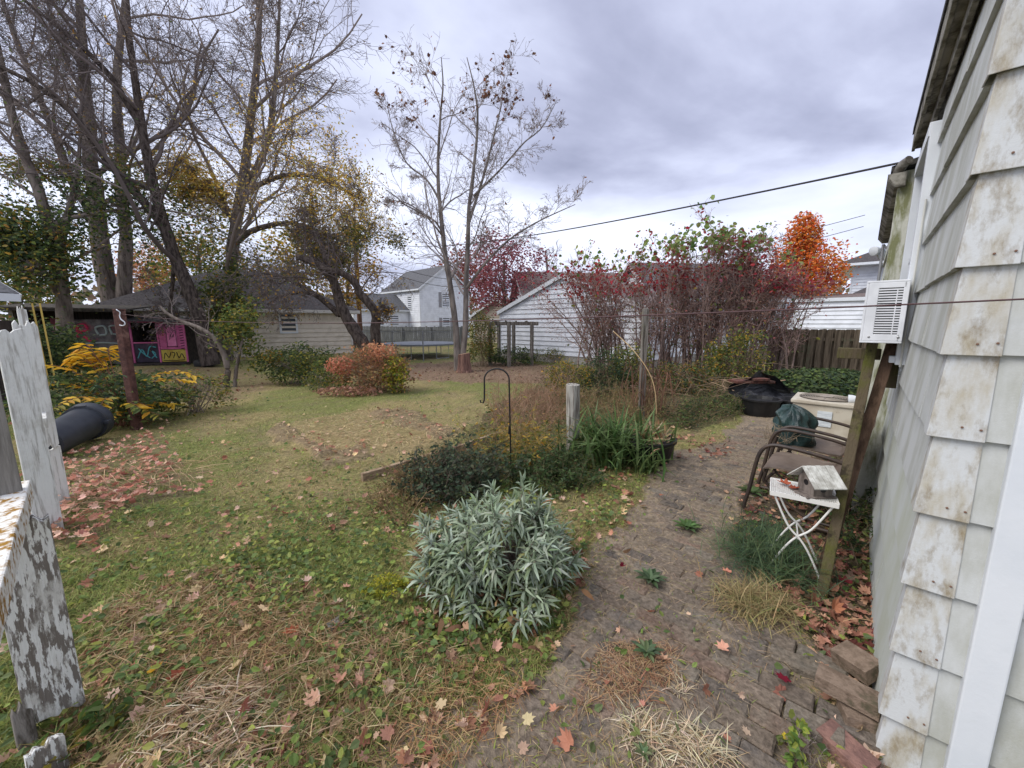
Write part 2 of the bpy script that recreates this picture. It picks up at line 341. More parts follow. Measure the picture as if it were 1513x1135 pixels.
def make_house():
    T = thing('house', 'near white shingle-sided house with mossy eave filling the right edge', 'house', HC)
    EXP = .272; zc = 1.505 - EXP * 6          # course bottoms
    Lm, s_end = 2.45, 2.45
    # core walls behind the shingles
    core = MB(); core.prism([W(0, -.02, -.2), W(s_end, -.02, -.2), W(s_end, -3.2, -.2), W(0, -3.2, -.2)], (0, 0, 3.14))
    core.build('wall', M_SIDING, T)
    win = (1.50, 2.30, 1.40, 2.66)
    up, low, cap = MB(), MB(), MB()
    k = 0; z = zc
    while z < 2.8:
        zt = min(z + EXP + .012, 2.92); mb = low if z < .95 else up
        off = .3 * (k % 2); s = -.3 + off - .3
        while s < s_end:
            a, b = max(s + .0015, .052), min(s + .6 - .0015, s_end)
            segs = [(a, b)]
            if zt > win[2] and z < win[3]:
                segs = [(a, min(b, win[0])), (max(a, win[1]), b)]
            for a2, b2 in segs:
                if b2 - a2 < .02: continue
                j = random.uniform(-.004, .004)
                nb, ntp = .024 + random.uniform(-.002, .002), .006
                v = [W(a2, -.02, z + j), W(b2, -.02, z + j), W(b2, -.02, zt), W(a2, -.02, zt), W(a2, nb, z + j), W(b2, nb, z + j), W(b2, ntp, zt), W(a2, ntp, zt)]
                mb.add(v, [(0, 1, 2, 3), (4, 7, 6, 5), (0, 4, 5, 1), (3, 2, 6, 7), (0, 3, 7, 4), (1, 5, 6, 2)])
            s += .6
        # metal corner cap of this course: one wing on each wall, flared at the foot
        z0 = z - .004; n0, n1 = .030, .010; w = .058
        def cp(s_, n_, zz): return W(s_, n_, zz)
        outer = [cp(w, n0, z0), cp(-n0, n0, z0), cp(-n0, -w - .04, z0)]; inner = [cp(w, n0 - .004, z0), cp(-n0 + .004, n0 - .004, z0), cp(-n0 + .004, -w - .04, z0)]
        outer2 = [cp(w, n1, zt - .01), cp(-n1, n1, zt - .01), cp(-n1, -w - .04, zt - .01)]; inner2 = [cp(w, n1 - .004, zt - .01), cp(-n1 + .004, n1 - .004, zt - .01), cp(-n1 + .004, -w - .04, zt - .01)]
        cap.add(outer + outer2 + inner + inner2, [(0, 3, 4, 1), (1, 4, 5, 2), (6, 7, 10, 9), (7, 8, 11, 10), (0, 1, 7, 6), (1, 2, 8, 7), (0, 6, 9, 3), (2, 5, 11, 8), (3, 9, 10, 4), (4, 10, 11, 5)])
        # short wall shingle between cap and door casing, and beyond the casing
        for (a, b, mb2) in ((.098, .150, up), (.235, 1.6, up)):
            v = [W(.02, -a, z), W(.02, -b, z), W(.02, -b, zt), W(.02, -a, zt), W(-.024, -a, z), W(-.024, -b, z), W(-.006, -b, zt), W(-.006, -a, zt)]
            mb2.add(v, [(0, 3, 2, 1), (4, 5, 6, 7), (0, 1, 5, 4), (3, 7, 6, 2), (0, 4, 7, 3), (1, 2, 6, 5)])
        z += EXP; k += 1
    nl = MB(); z = zc + .035
    while z < 2.6:
        for dn in (-.045, -.085): nl.lathe([(.0035, 0), (.0035, .0016), (.0015, .0024)], W(-.0295, dn, z + random.uniform(-.006, .006)), 8, -HD)
        z += EXP
    nl.build('nail_heads', mat('rust_nail', S(120, 92, 76), .8), T)['kind'] = 'stuff'
    up.build('siding', M_SIDING, T); tag(low.build('siding', M_SIDINGLOW, T), 'lower siding streaked with green algae'); cap.build('corner_cap', M_CAP, T, bevel=.002)
    cas = MB(); cas.box(W(-.022, -.192, 1.25), (.086, .05, 2.9), np.stack([HN, HD, A(0, 0, 1)], 1)); cas.build('door_casing', M_WHITE, T, bevel=.005)
    # main eave: soffit, fascia, gutter
    ev = MB(); ev.bar(W(-.6, .035, 2.91), W(s_end + .02, .035, 2.91), .09, .03); ev.bar(W(-.6, .084, 2.94), W(s_end + .02, .084, 2.94), .018, .12)
    ev.bar(W(-.6, .034, 2.85), W(s_end + .02, .034, 2.85), .02, .085); ev.build('eave', M_EAVE, T, bevel=.004)
    rf = MB(); rf.prism([W(-.6, .10, 3.01), W(s_end + .05, .10, 3.01), W(s_end + .05, -3.2, 4.4), W(-.6, -3.2, 4.4)], (0, 0, .05)); rf.build('roof', mat('roof_shingle_grey', S(86, 84, 82), .95, S(64, 62, 60), sc=20, bump=.6, bsc=30, spec=.1), T)
    # window with casing
    M3 = np.stack([HD, HN, A(0, 0, 1)], 1)
    fr = MB()
    for a in (win[0] - .03, win[1] + .03): fr.box(W(a, .03, (win[2] + win[3]) / 2), (.075, .055, win[3] - win[2] + .1), M3)
    fr.box(W((win[0] + win[1]) / 2, .033, win[3] + .03), (.86, .06, .075), M3); fr.box(W((win[0] + win[1]) / 2, .04, win[2] - .02), (.9, .09, .04), M3)
    fr.box(W((win[0] + win[1]) / 2, .012, 2.05), (.74, .03, .04), M3)
    F = fr.build('window', M_WHITE, T, bevel=.003)
    MB().box(W((win[0] + win[1]) / 2, -.012, 2.03), (.75, .012, 1.24), M3).build('pane', M_GLASS, F)
    # rear addition, set forward of the wall, with its own gutter and mossy corner board
    ad = MB(); ad.prism([W(2.47, .10, -.2), W(5.2, .10, -.2), W(5.2, -3.0, -.2), W(2.47, -3.0, -.2)], (0, 0, 2.92)); ad.build('rear_addition', M_SIDINGLOW, T)
    al = MB(); z = zc
    while z < 2.5:
        a = 2.60
        while a < 5.2:
            b = min(a + .6, 5.2); v = [W(a + .002, .10, z), W(b, .10, z), W(b, .10, z + EXP), W(a + .002, .10, z + EXP), W(a + .002, .125, z), W(b, .125, z), W(b, .107, z + EXP), W(a + .002, .107, z + EXP)]
            if not (3.3 < a < 4.2 and 1.2 < z < 2.1): al.add(v, [(4, 7, 6, 5), (0, 4, 5, 1), (0, 3, 7, 4), (1, 5, 6, 2), (3, 2, 6, 7)])
            a += .6
        z += EXP
    al.build('siding', M_SIDINGLOW, T)
    cb = MB(); cb.box(W(2.52, .115, 1.35), (.13, .05, 2.8), M3); cb.box(W(2.462, .06, 1.35), (.02, .13, 2.8), M3)
    tag(cb.build('corner_board', mat('mossy_white_board', S(190, 190, 178), .85, S(124, 126, 92), sc=7, stretch=(2, 2, .5), lo=.44, hi=.6, bump=.3, bsc=40, spec=.15), T, bevel=.004), 'greenish corner board of the rear addition')
    gut = MB(); prof = [(a_, b_ + .33) for a_, b_ in ((.10, 2.30), (.16, 2.30), (.205, 2.36), (.205, 2.40), (.19, 2.40), (.19, 2.365), (.155, 2.315), (.115, 2.315), (.115, 2.40), (.10, 2.40))]
    n = len(prof); v = [W(2.40, a, b) for a, b in prof] + [W(5.25, a, b) for a, b in prof]
    gut.add(v, [(i, (i + 1) % n, n + (i + 1) % n, n + i) for i in range(n)] + [tuple(range(n)), tuple(range(n, 2 * n))[::-1]]); gut.prism([W(2.40, .10, 2.63), W(2.40, .16, 2.63), W(2.40, .205, 2.69), W(2.40, .205, 2.73), W(2.40, .10, 2.73)], HD * .006)
    gut.build('gutter', M_EAVE, T)
    el = MB(); el.tube([W(2.36, .10, 2.80), W(2.40, .13, 2.785), W(2.44, .15, 2.75), W(2.46, .155, 2.71)], [.03, .034, .034, .03], 10); tag(el.build('gutter', mat('old_tin', S(168, 166, 160), .5, S(110, 104, 96), sc=9, metal=.4), T, smooth=True), 'tin elbow spout above the corner board')
    rf2 = MB(); rf2.prism([W(2.42, .19, 2.75), W(5.25, .19, 2.75), W(5.25, -3, 3.5), W(2.42, -3, 3.5)], (0, 0, .04)); rf2.build('roof', MATS['roof_shingle_grey'], T)
    # flood lamp and conduit under the gutter
    fl = MB(); c = W(5.32, .20, 2.56); ax = nrm(-HD + HN * .9 + A(0, 0, -.25))
    fl.lathe([(.02, -.10), (.03, -.09), (.034, -.03), (.058, .02), (.062, .05), (.055, .055)], c, 18, ax); fl.tube([c - ax * .08, W(5.24, .13, 2.6)], .014, 8)
    fl.lathe([(.02, -.10), (.03, -.09), (.034, -.03), (.058, .02), (.062, .05), (.055, .055)], W(5.4, .14, 2.52), 18, nrm(HN + A(0, 0, -.6)))
    fo = fl.build('flood_lamp', M_WHITE, T, smooth=True)
    cd = MB(); cd.tube([W(5.1, .145, 2.6), W(5.1, .145, .1)], .016, 8); cd.build('conduit', mat('conduit', S(150, 150, 152), .45, metal=.5), T, smooth=True)
    cs = MB(); pts = [W(1.42 + .012 * math.sin(i * 1.7), .034, 2.3 - i * .12) for i in range(9)]; cs.tube(pts, .006, 6); cs.build('cable', mat('painted_cable', S(196, 196, 190), .6), T, smooth=True)
    return T
HOUSE = make_house()

# ---------------------------------------------------------------- window air conditioner and its props
def make_ac():
    M3 = np.stack([HD, HN, A(0, 0, 1)], 1)
    s0, s1, n0, n1, z0, z1 = 1.30, 1.84, .05, .235, 1.485, 1.85
    T = thing('window_air_conditioner', 'white window air conditioner with slatted side jutting from the shingle wall', 'air conditioner', W(1.4, .14, 1.485))
    W_AC = mat('ac_white', S(224, 226, 230), .45, S(206, 208, 212), sc=4, spec=.4, col3=S(150, 146, 140), sc3=30, lo3=.7, hi3=.75)
    b = MB(); cx = W((s0 + s1) / 2, (n0 + n1) / 2, (z0 + z1) / 2)
    t = .012
    # hollow casing: top, bottom, outer, back, and a framed louvre side facing the yard
    b.box(W((s0 + s1) / 2, (n0 + n1) / 2, z1 - t / 2), (s1 - s0, n1 - n0, t), M3); b.box(W((s0 + s1) / 2, (n0 + n1) / 2, z0 + t / 2), (s1 - s0, n1 - n0, t), M3)
    b.box(W((s0 + s1) / 2, n1 - t / 2, (z0 + z1) / 2), (s1 - s0 - .004, t, z1 - z0 - 2 * t), M3)
    b.box(W(s0 + t / 2, n1 - .035, (z0 + z1) / 2), (t, .046, z1 - z0 - 2 * t), M3); b.box(W(s0 + t / 2, n0 + .012, (z0 + z1) / 2), (t, .024, z1 - z0 - 2 * t), M3)
    b.box(W(s0 + t / 2, (n0 + n1) / 2 - .02, z0 + .032), (t, .12, .04), M3); b.box(W(s0 + t / 2, (n0 + n1) / 2 - .02, z1 - .028), (t, .12, .032), M3)
    b.build('casing', W_AC, T, bevel=.003)
    lv = MB(); nl = 18
    for i in range(nl):
        z = z0 + .062 + i * (z1 - z0 - .115) / (nl - 1)
        lv.bar(W(s0 + .004, n0 + .024, z), W(s0 + .004, n1 - .058, z), .006, .0078)
    lv.box(W(s0 + .005, n0 + .048, (z0 + z1) / 2), (.01, .005, z1 - z0 - .1), M3)
    lv.build('louvre', W_AC, T)
    co = MB(); co.box(W(s0 + .15, (n0 + n1) / 2 - .015, (z0 + z1) / 2), (.16, .13, .31), M3); co.build('coil', mat('coil_dark', S(46, 46, 52), .7, S(24, 24, 28), sc=60, stretch=(1, 1, .1)), T)
    sc_ = MB()
    for nn in (n0 + .018, n1 - .04): MB().lathe([(.006, 0), (.006, .003), (.003, .0045)], W(s0, nn, z0 + .036), 10, -HD).build('screw', mat('screw_metal', S(150, 150, 150), .4, metal=.8), T)
    # props
    p = MB(); top = W(1.52, .17, 1.478); foot = G(1213, 884, -.04); p.bar(foot, top, .038, .055, up=HN); p.build('prop_post', M_MOSSWOOD, org=foot, bevel=.006)
    tag(bpy.data.objects['prop_post'], 'moss-green leaning wooden post propping up the window unit', 'post')
    p = MB(); top = W(1.58, .075, 1.478); foot = W(1.08, .27, -.06); p.bar(foot, top, .03, .06, up=HN)
    tag(p.build('prop_board', mat('brown_board', S(104, 84, 70), .9, S(70, 56, 46), sc=10, stretch=(2, 2, .2), bump=.5, bsc=30, bstretch=(3, 3, .15), spec=.12), org=foot, bevel=.004), 'brown weathered board leaning behind the moss-green post', 'board')
    p = MB(); a, b_ = W(1.9, .22, 1.33), W(2.43, .30, 1.36); p.bar(W(1.62, .12, 1.40), W(1.62, .34, 1.40), .09, .07)
    p.bar(W(1.66, .05, 1.18), W(1.66, .05, 1.44), .05, .05, up=HN)
    tag(p.build('support_bracket', M_MOSSWOOD, org=W(1.62, .05, 1.18), bevel=.004), 'short mossy wooden bracket block fixed under the window unit', 'bracket')
make_ac()
# ---------------------------------------------------------------- buildings beyond the yard
def sidewall(mb, frame, ua, ub, z0, ztop, exp=.11, proud=.04):
    """lap siding: frame(u, n, z) -> point; ztop(u) roofline; strips clipped where the roofline falls"""
    z = z0
    us = np.linspace(ua, ub, 61); tops = np.array([ztop(u) for u in us]); zmax = tops.max()
    while z < zmax - .02:
        zt = min(z + exp, zmax); ok = us[tops >= z + exp * .5]
        if len(ok) > 1:
            a, b = ok[0], ok[-1]
            v = [frame(a, proud, z), frame(b, proud, z), frame(b, .003, zt), frame(a, .003, zt), frame(a, 0, z), frame(b, 0, z)]
            mb.add(v, [(0, 1, 2, 3), (4, 5, 1, 0)])
        z += exp
def window_on(T, frame, u, z, w, h, shutters=False, mullions=(1, 1), fmat=None, tr=.09, shut=None):
    fr = MB(); t = tr
    def bx(mb, u0, u1, z0, z1, n0, n1):
        mb.add([frame(u0, n0, z0), frame(u1, n0, z0), frame(u1, n0, z1), frame(u0, n0, z1), frame(u0, n1, z0), frame(u1, n1, z0), frame(u1, n1, z1), frame(u0, n1, z1)], [(0, 3, 2, 1), (4, 5, 6, 7), (0, 1, 5, 4), (2, 3, 7, 6), (0, 4, 7, 3), (1, 2, 6, 5)])
    bx(fr, u - w / 2 - t, u - w / 2, z - t, z + h + t, 0, .05); bx(fr, u + w / 2, u + w / 2 + t, z - t, z + h + t, 0, .05)
    bx(fr, u - w / 2, u + w / 2, z + h, z + h + t, 0, .048); bx(fr, u - w / 2, u + w / 2, z - t, z, 0, .055)
    bx(fr, u - w / 2, u + w / 2, z + h / 2 - .025, z + h / 2 + .025, .015, .04)
    for k in range(1, mullions[0]): uu = u - w / 2 + w * k / mullions[0]; bx(fr, uu - .03, uu + .03, z, z + h, .017, .045)
    F = fr.build('window', fmat or M_WHITE, T)
    pn = MB(); bx(pn, u - w / 2, u + w / 2, z, z + h, .008, .024); pn.build('pane', M_GLASS, F)
    if shutters:
        for sg in (-1, 1):
            sh = MB(); c = u + sg * (w / 2 + t + .2); bx(sh, c - .18, c + .18, z - .05, z + h + .05, .017, .05); sh.build('shutter', shut or mat('grey_shutter', S(140, 140, 144), .7), T)
def gable_house(name, label, cat, O, a, La, b, Lb, eave, ridge, wmat, rmat, exp=.11, hip=False, over=.35, wins=(), found=.0, fmat=None, group=None, trim=None, z0=0.0, chimney=None, corner=True):
    """box O..O+a*La+b*Lb, ridge along a. wins: (face, u, z, w, h[, shutters, mullions])"""
    a = nrm(a); b = nrm(b); up = A(0, 0, 1); O = np.asarray(O, float)
    T = thing(name, label, cat, O, group)
    hip_in = Lb / 2 if hip else 0
    fr = {'b0': lambda u, n, z: O + a * u - b * n + up * z, 'b1': lambda u, n, z: O + a * u + b * (Lb + n) + up * z,
          'a0': lambda u, n, z: O + b * u - a * n + up * z, 'a1': lambda u, n, z: O + b * u + a * (La + n) + up * z}
    sl = (ridge - eave) / (Lb / 2)
    gt = (lambda u: eave) if hip else (lambda u: eave + sl * (Lb / 2 - abs(u - Lb / 2)) - .02)
    core = MB(); i = .012
    core.prism([O + a * i + b * i + up * z0, O + a * (La - i) + b * i + up * z0, O + a * (La - i) + b * (Lb - i) + up * z0, O + a * i + b * (Lb - i) + up * z0], up * (eave - z0))
    if not hip: core.prism([O + a * i + b * i + up * (eave + .001), O + a * i + b * (Lb - i) + up * (eave + .001), O + a * i + b * Lb / 2 + up * (ridge - .03)], a * (La - 2 * i))
    for k, L in (('b0', La), ('b1', La)): sidewall(core, fr[k], 0, L, z0 + found, lambda u: eave, exp)
    for k, L in (('a0', Lb), ('a1', Lb)): sidewall(core, fr[k], 0, L, z0 + found, gt, exp)
    core.build('wall', wmat, T)
    if found > 0:
        f = MB(); f.prism([O - a * .02 - b * .02 - up * .1, O + a * (La + .02) - b * .02 - up * .1, O + a * (La + .02) + b * (Lb + .02) - up * .1, O - a * .02 + b * (Lb + .02) - up * .1], up * (found + .1 + z0))
        f.build('foundation', fmat or mat('concrete', S(168, 164, 156), .9, S(136, 132, 124), sc=4, bump=.3, bsc=30), T)
    rf = MB(); th = .1; e = over
    def slab(poly):
        poly = np.array(poly); rf.prism(poly, (0, 0, th))
    ze = eave - sl * e
    A0, A1 = -e, La + e
    if hip:
        r0, r1 = O + a * hip_in + b * Lb / 2 + up * ridge, O + a * (La - hip_in) + b * Lb / 2 + up * ridge
        c = [O + a * A0 - b * e + up * ze, O + a * A1 - b * e + up * ze, O + a * A1 + b * (Lb + e) + up * ze, O + a * A0 + b * (Lb + e) + up * ze]
        slab([c[0], c[1], r1, r0]); slab([c[2], c[3], r0, r1]); slab([c[3], c[0], r0]); slab([c[1], c[2], r1])
    else:
        r0, r1 = O + a * A0 + b * Lb / 2 + up * ridge, O + a * A1 + b * Lb / 2 + up * ridge
        slab([O + a * A0 - b * e + up * ze, O + a * A1 - b * e + up * ze, r1, r0]); slab([O + a * A1 + b * (Lb + e) + up * ze, O + a * A0 + b * (Lb + e) + up * ze, r0, r1])
    rf.build('roof', rmat, T)
    tm = MB(); tmat = trim or M_WHITE
    for bb in (-e - .012, Lb + e + .012): tm.bar(O + a * A0 + b * bb + up * (ze + .0), O + a * A1 + b * bb + up * (ze + .0), .02, .16)
    if hip:
        for aa in (A0 - .012, A1 + .012): tm.bar(O + a * aa - b * e + up * ze, O + a * aa + b * (Lb + e) + up * ze, .02, .16)
        tm.prism([O + a * A0 - b * e + up * (ze - .09), O + a * A1 - b * e + up * (ze - .09), O + a * A1 + b * (Lb + e) + up * (ze - .09), O + a * A0 + b * (Lb + e) + up * (ze - .09)], up * .02)
    else:
        for aa in (A0 - .012, A1 + .012):
            tm.bar(O + a * aa - b * e + up * ze, O + a * aa + b * Lb / 2 + up * (ridge - .0), .02, .16); tm.bar(O + a * aa + b * (Lb + e) + up * ze, O + a * aa + b * Lb / 2 + up * (ridge - .0), .02, .16)
    if corner:
        for (x, y) in ((0, 0), (1, 0), (0, 1), (1, 1)): tm.bar(O + a * (La * x) + b * (Lb * y) + up * (z0 + found), O + a * (La * x) + b * (Lb * y) + up * (eave - .02), .09, .09, up=a)
    tm.build('trim', tmat, T)
    for w in wins: window_on(T, fr[w[0]], w[1], w[2], w[3], w[4], *(w[5:] if len(w) > 5 else ()))
    if chimney:
        ch = MB(); c = O + a * chimney[0] + b * chimney[1]; ch.box(c + up * chimney[2], (.5, .5, 1.4)); ch.box(c + up * (chimney[2] + .74), (.6, .6, .1)); ch.build('chimney', mat('chimney_brick', S(120, 84, 72), .9, S(92, 64, 56), sc=20), T)
    return T, fr
M_BEIGE = mat('beige_siding', S(216, 206, 190), .8, S(202, 192, 176), sc=3, spec=.15, col3=S(150, 146, 126), sc3=2, lo3=.6, hi3=.8)
M_WHITESIDE = mat('white_lap_siding', S(226, 229, 234), .75, S(212, 215, 220), sc=2, spec=.2)
M_ROOFDARK = mat('dark_shingle', S(88, 84, 84), .95, S(66, 63, 63), sc=14, bump=.5, bsc=14, spec=.1)
M_ROOFBROWN = mat('brown_shingle', S(124, 112, 108), .95, S(98, 88, 84), sc=12, bump=.5, bsc=14, spec=.1)
M_ROOFGREY = mat('grey_shingle', S(104, 104, 106), .95, S(80, 80, 82), sc=12, bump=.5, bsc=14, spec=.1)

# beige house: the long wall runs from its right corner towards the left and nearer
bc = A(-8.75, 21.2, 0); ba = nrm(A(-.82, -.57, 0)); bb = nrm(A(-.57, .82, 0))
gable_house('beige_house', 'low beige-sided house with dark hip roof and white windows behind the yard', 'house', bc, ba, 9.3, bb, 7.4, 2.42, 4.35, M_BEIGE, M_ROOFDARK, .23, True, .4,
            wins=(('b0', 2.95, 1.2, .62, .85), ('b0', 6.38, 1.2, .62, .85)), found=.0, trim=mat('beige_trim', S(198, 194, 186), .7), corner=True)
# white garage with its gable end to the yard
ga = nrm(A(.7, .71, 0)); gb = nrm(A(.71, -.70, 0))
gO = A(-.52, 18.2, 0)
gable_house('white_garage', 'white lap-sided garage with gable end beside the bare hedge', 'garage', gO, ga, 7.5, gb, 7.1, 2.12, 3.45, M_WHITESIDE, M_ROOFBROWN, .19, False, .12, found=.32, chimney=None)
# house roof behind the garage
gable_house('brown_roofed_house', 'house with brown shingle roof rising behind the white garage', 'house', A(1.1, 27.5, 0), A(1, .12, 0), 8, A(-.12, 1, 0), 7, 3.6, 5.5, M_WHITESIDE, M_ROOFBROWN, .15, False, .5, wins=(('b0', 1.4, 2.0, .8, 1.0), ('b0', 4.2, 2.0, .8, 1.0)))
gable_house('white_cottage', 'small white house with grey roof almost hidden behind the bare hedge', 'house', A(7.2, 19.5, 0), A(1, .1, 0), 6.8, A(-.1, 1, 0), 6, 3.0, 4.9, M_WHITESIDE, M_ROOFGREY, .15, False, .4, wins=(('b0', 1.6, 1.2, .8, 1.1), ('b0', 4.6, 1.2, .8, 1.1)))
# two storey white house
wa = nrm(A(-.72, .69, 0)); wb = nrm(A(.69, .72, 0)); wO = A(-9.6, 41.0, 0)
gable_house('two_storey_house', 'tall white two-storey house with shuttered windows and grey gable roof', 'house', wO, wa, 7.6, wb, 6.6, 5.3, 7.75, M_WHITESIDE, M_ROOFGREY, .2, False, .3,
            wins=(('a0', 3.3, 3.4, .9, 1.5, True), ('a0', 3.3, .5, .9, 1.7, True), ('b0', 1.9, 3.1, .7, 1.4), ('b0', 5.4, 3.5, .6, .9)))
gable_house('side_wing', 'low white wing with grey gable roof in front of the two-storey house', 'house', wO + wa * 2.2 - wb * 6.1 + A(0, 0, 0), wb, 6.0, wa, 5.0, 3.1, 4.7, M_WHITESIDE, M_ROOFGREY, .2, False, .25,
            wins=(('b0', 2.6, 1.45, .95, 1.0), ('b0', 4.3, 1.45, .95, 1.0), ('a0', 2.5, 1.5, .8, 1.2, True)))
gable_house('dark_roofed_house', 'white house with dark hip roof left of the utility pole wires', 'house', A(-18.4, 47, 0), A(1, .15, 0), 6.5, A(-.15, 1, 0), 7, 3.7, 6.0, M_WHITESIDE, M_ROOFDARK, .2, True, .4, wins=(('b0', 1.6, 1.6, .9, 1.3), ('b0', 4.6, 1.6, .9, 1.3)))
gable_house('gabled_cottage', 'small tan cottage with pale gable behind the arbor', 'house', A(-3.2, 33, 0), A(.3, 1, 0), 6, A(1, -.3, 0), 4.0, 2.3, 3.6, mat('tan_siding', S(182, 172, 158), .8), M_ROOFBROWN, .15, False, .3, wins=(('a0', 2.0, .9, .8, 1.0),))
# right background: low white building, two storey house with hip roof
gable_house('low_white_building', 'long low white-sided building beyond the shadowbox fence', 'building', A(14.0, 19.4, 0), A(.75, -.66, 0), 9, A(.66, .75, 0), 5, 2.72, 3.0, M_WHITESIDE, M_ROOFBROWN, .2, False, .1)
ho = A(23.6, 27.6, 0)
gable_house('hip_roofed_house', 'tall white house with dark hip roof beyond the low white building', 'house', ho, A(.75, -.66, 0), 8, A(.66, .75, 0), 8, 6.0, 8.0, M_WHITESIDE, M_ROOFDARK, .2, True, .9,
            wins=(('b0', 2.0, 4.1, .9, 1.4), ('b0', 5.0, 4.1, .9, 1.4), ('a0', 2, 4.1, .9, 1.4), ('a0', 5.5, 4.1, .9, 1.4)))
gable_house('porch_wing', 'porch wing with dark roof against the tall hip-roofed house', 'house', ho - A(.66, .75, 0) * 3.4 + A(.75, -.66, 0) * .2, A(.75, -.66, 0), 7, A(.66, .75, 0), 2.9, 3.4, 4.3, M_WHITESIDE, M_ROOFDARK, .2, True, .5)
gable_house('chimney_house', 'distant house with brick chimney and blue-grey roof under the orange maple', 'house', A(29, 42, 0), A(1, -.2, 0), 9, A(.2, 1, 0), 7, 3.0, 4.6, M_WHITESIDE, mat('blue_roof', S(126, 138, 150), .8), .2, False, .3, chimney=(4.0, 3.4, 4.9))
# neighbour shed at the far left, only its eave corner shows
gable_house('neighbour_shed', 'grey neighbour shed with overhanging eave at the far left edge', 'shed', A(-11.0, 8.3, 0), A(-.2, -1, 0), 4, A(-1, .2, 0), 4, 2.3, 3.3, mat('grey_siding', S(150, 150, 150), .8), M_ROOFGREY, .15, False, .3)

# ---------------------------------------------------------------- fences
def board_fence(name, label, p0, p1, h, m, bw=.14, gap=.01, shadowbox=False, postgap=2.4, base=0.0, dog=False, postm=None, hvar=.01):
    p0 = np.asarray(p0, float); p1 = np.asarray(p1, float); L = np.linalg.norm(p1 - p0); d = (p1 - p0) / L; n = A(-d[1], d[0], 0)
    T = thing(name, label, 'fence', p0); bd = MB(); u = 0; k = 0
    while u < L:
        off = (.03 if not shadowbox or k % 2 == 0 else -.03); hh = h + random.uniform(-hvar, hvar); c = p0 + d * (u + bw / 2) + n * off
        j = random.gauss(0, .006)
        q = [(-bw / 2, 0), (bw / 2, 0), (bw / 2 + j, hh - .04 if dog else hh), (bw / 4 + j, hh), (-bw / 4 + j, hh), (-bw / 2 + j, hh - .04 if dog else hh)]
        bd.prism([c + d * x + A(0, 0, z + base) - n * .009 for x, z in q], n * .018)
        u += (bw + gap) if not shadowbox else bw * .72; k += 1
    bd.build('board', m, T); rl = MB()
    for z in (h * .2, h * .8): rl.bar(p0 + A(0, 0, base + z), p1 + A(0, 0, base + z), .036, .085)
    rl.build('rail', m, T); u = 0
    while u <= L + .01:
        ps = MB(); c = p0 + d * u - n * .05; ps.box(c + A(0, 0, base + h / 2 - .03), (.09, .09, h - .05), np.stack([d, n, A(0, 0, 1)], 1)); ps.build('fence_post', postm or m, T); u += postgap
    return T
M_FENCEBROWN = mat('fence_brown', S(112, 100, 84), .92, S(78, 68, 56), sc=8, stretch=(3, 3, .2), bump=.4, bsc=24, bstretch=(3, 3, .2), spec=.1, col3=S(94, 96, 76), sc3=2)
M_FENCEGREY = mat('fence_grey', S(132, 134, 132), .92, S(100, 102, 102), sc=6, stretch=(3, 3, .2), bump=.3, bsc=20, spec=.1)
board_fence('shadowbox_fence', 'brown dog-eared shadowbox fence at the back right of the yard', A(7.7, 11.6, 0), A(12.6, 9.6, 0), 1.44, M_FENCEBROWN, .145, 0, True, 2.4, dog=True)
board_fence('stockade_fence', 'long grey board fence in front of the two-storey house', A(-13.0, 30.5, 0), A(-3.6, 29.2, 0), 1.38, M_FENCEGREY, .15, .012, False, 2.3, postm=M_FENCEGREY, hvar=.03)
board_fence('dark_fence', 'tall dark brown board fence at the far left edge', A(-10.2, 8.0, 0), A(-9.4, 5.6, 0), 1.66, mat('fence_dark', S(66, 58, 52), .95, S(46, 40, 36), sc=8, stretch=(3, 3, .2)), .14, .004, False, 2.2)
def chainlink():
    T = thing('chain_link_fence', 'low grey chain-link fence between trampoline and lawn', 'fence', A(-6.6, 17.0, 0)); p0, p1 = A(-6.6, 17.2, 0), A(-2.4, 16.2, 0); h = 1.25
    g = mat('galvanised', S(140, 142, 144), .5, metal=.5); d = nrm(p1 - p0); L = np.linalg.norm(p1 - p0)
    for u in np.linspace(0, L, 4): MB().tube([p0 + d * u, p0 + d * u + A(0, 0, h + .05)], .025, 8).build('fence_post', g, T, smooth=True)
    MB().tube([p0 + A(0, 0, h), p1 + A(0, 0, h)], .018, 6).build('rail', g, T)
    w = MB(); u = -h
    while u < L:
        for sg in (1, -1):
            a, b = (u, u + h) if sg > 0 else (u + h, u); za, zb = 0.05, h
            ca, cb = min(max(a, 0), L), min(max(b, 0), L)
            if abs(cb - ca) > .02:
                f = lambda x: za + (zb - za) * (x - a) / (b - a)
                w.tube([p0 + d * ca + A(0, 0, f(ca)), p0 + d * cb + A(0, 0, f(cb))], .0017, 3, caps=False)
        u += .085
    w.build('mesh', g, T)
chainlink()
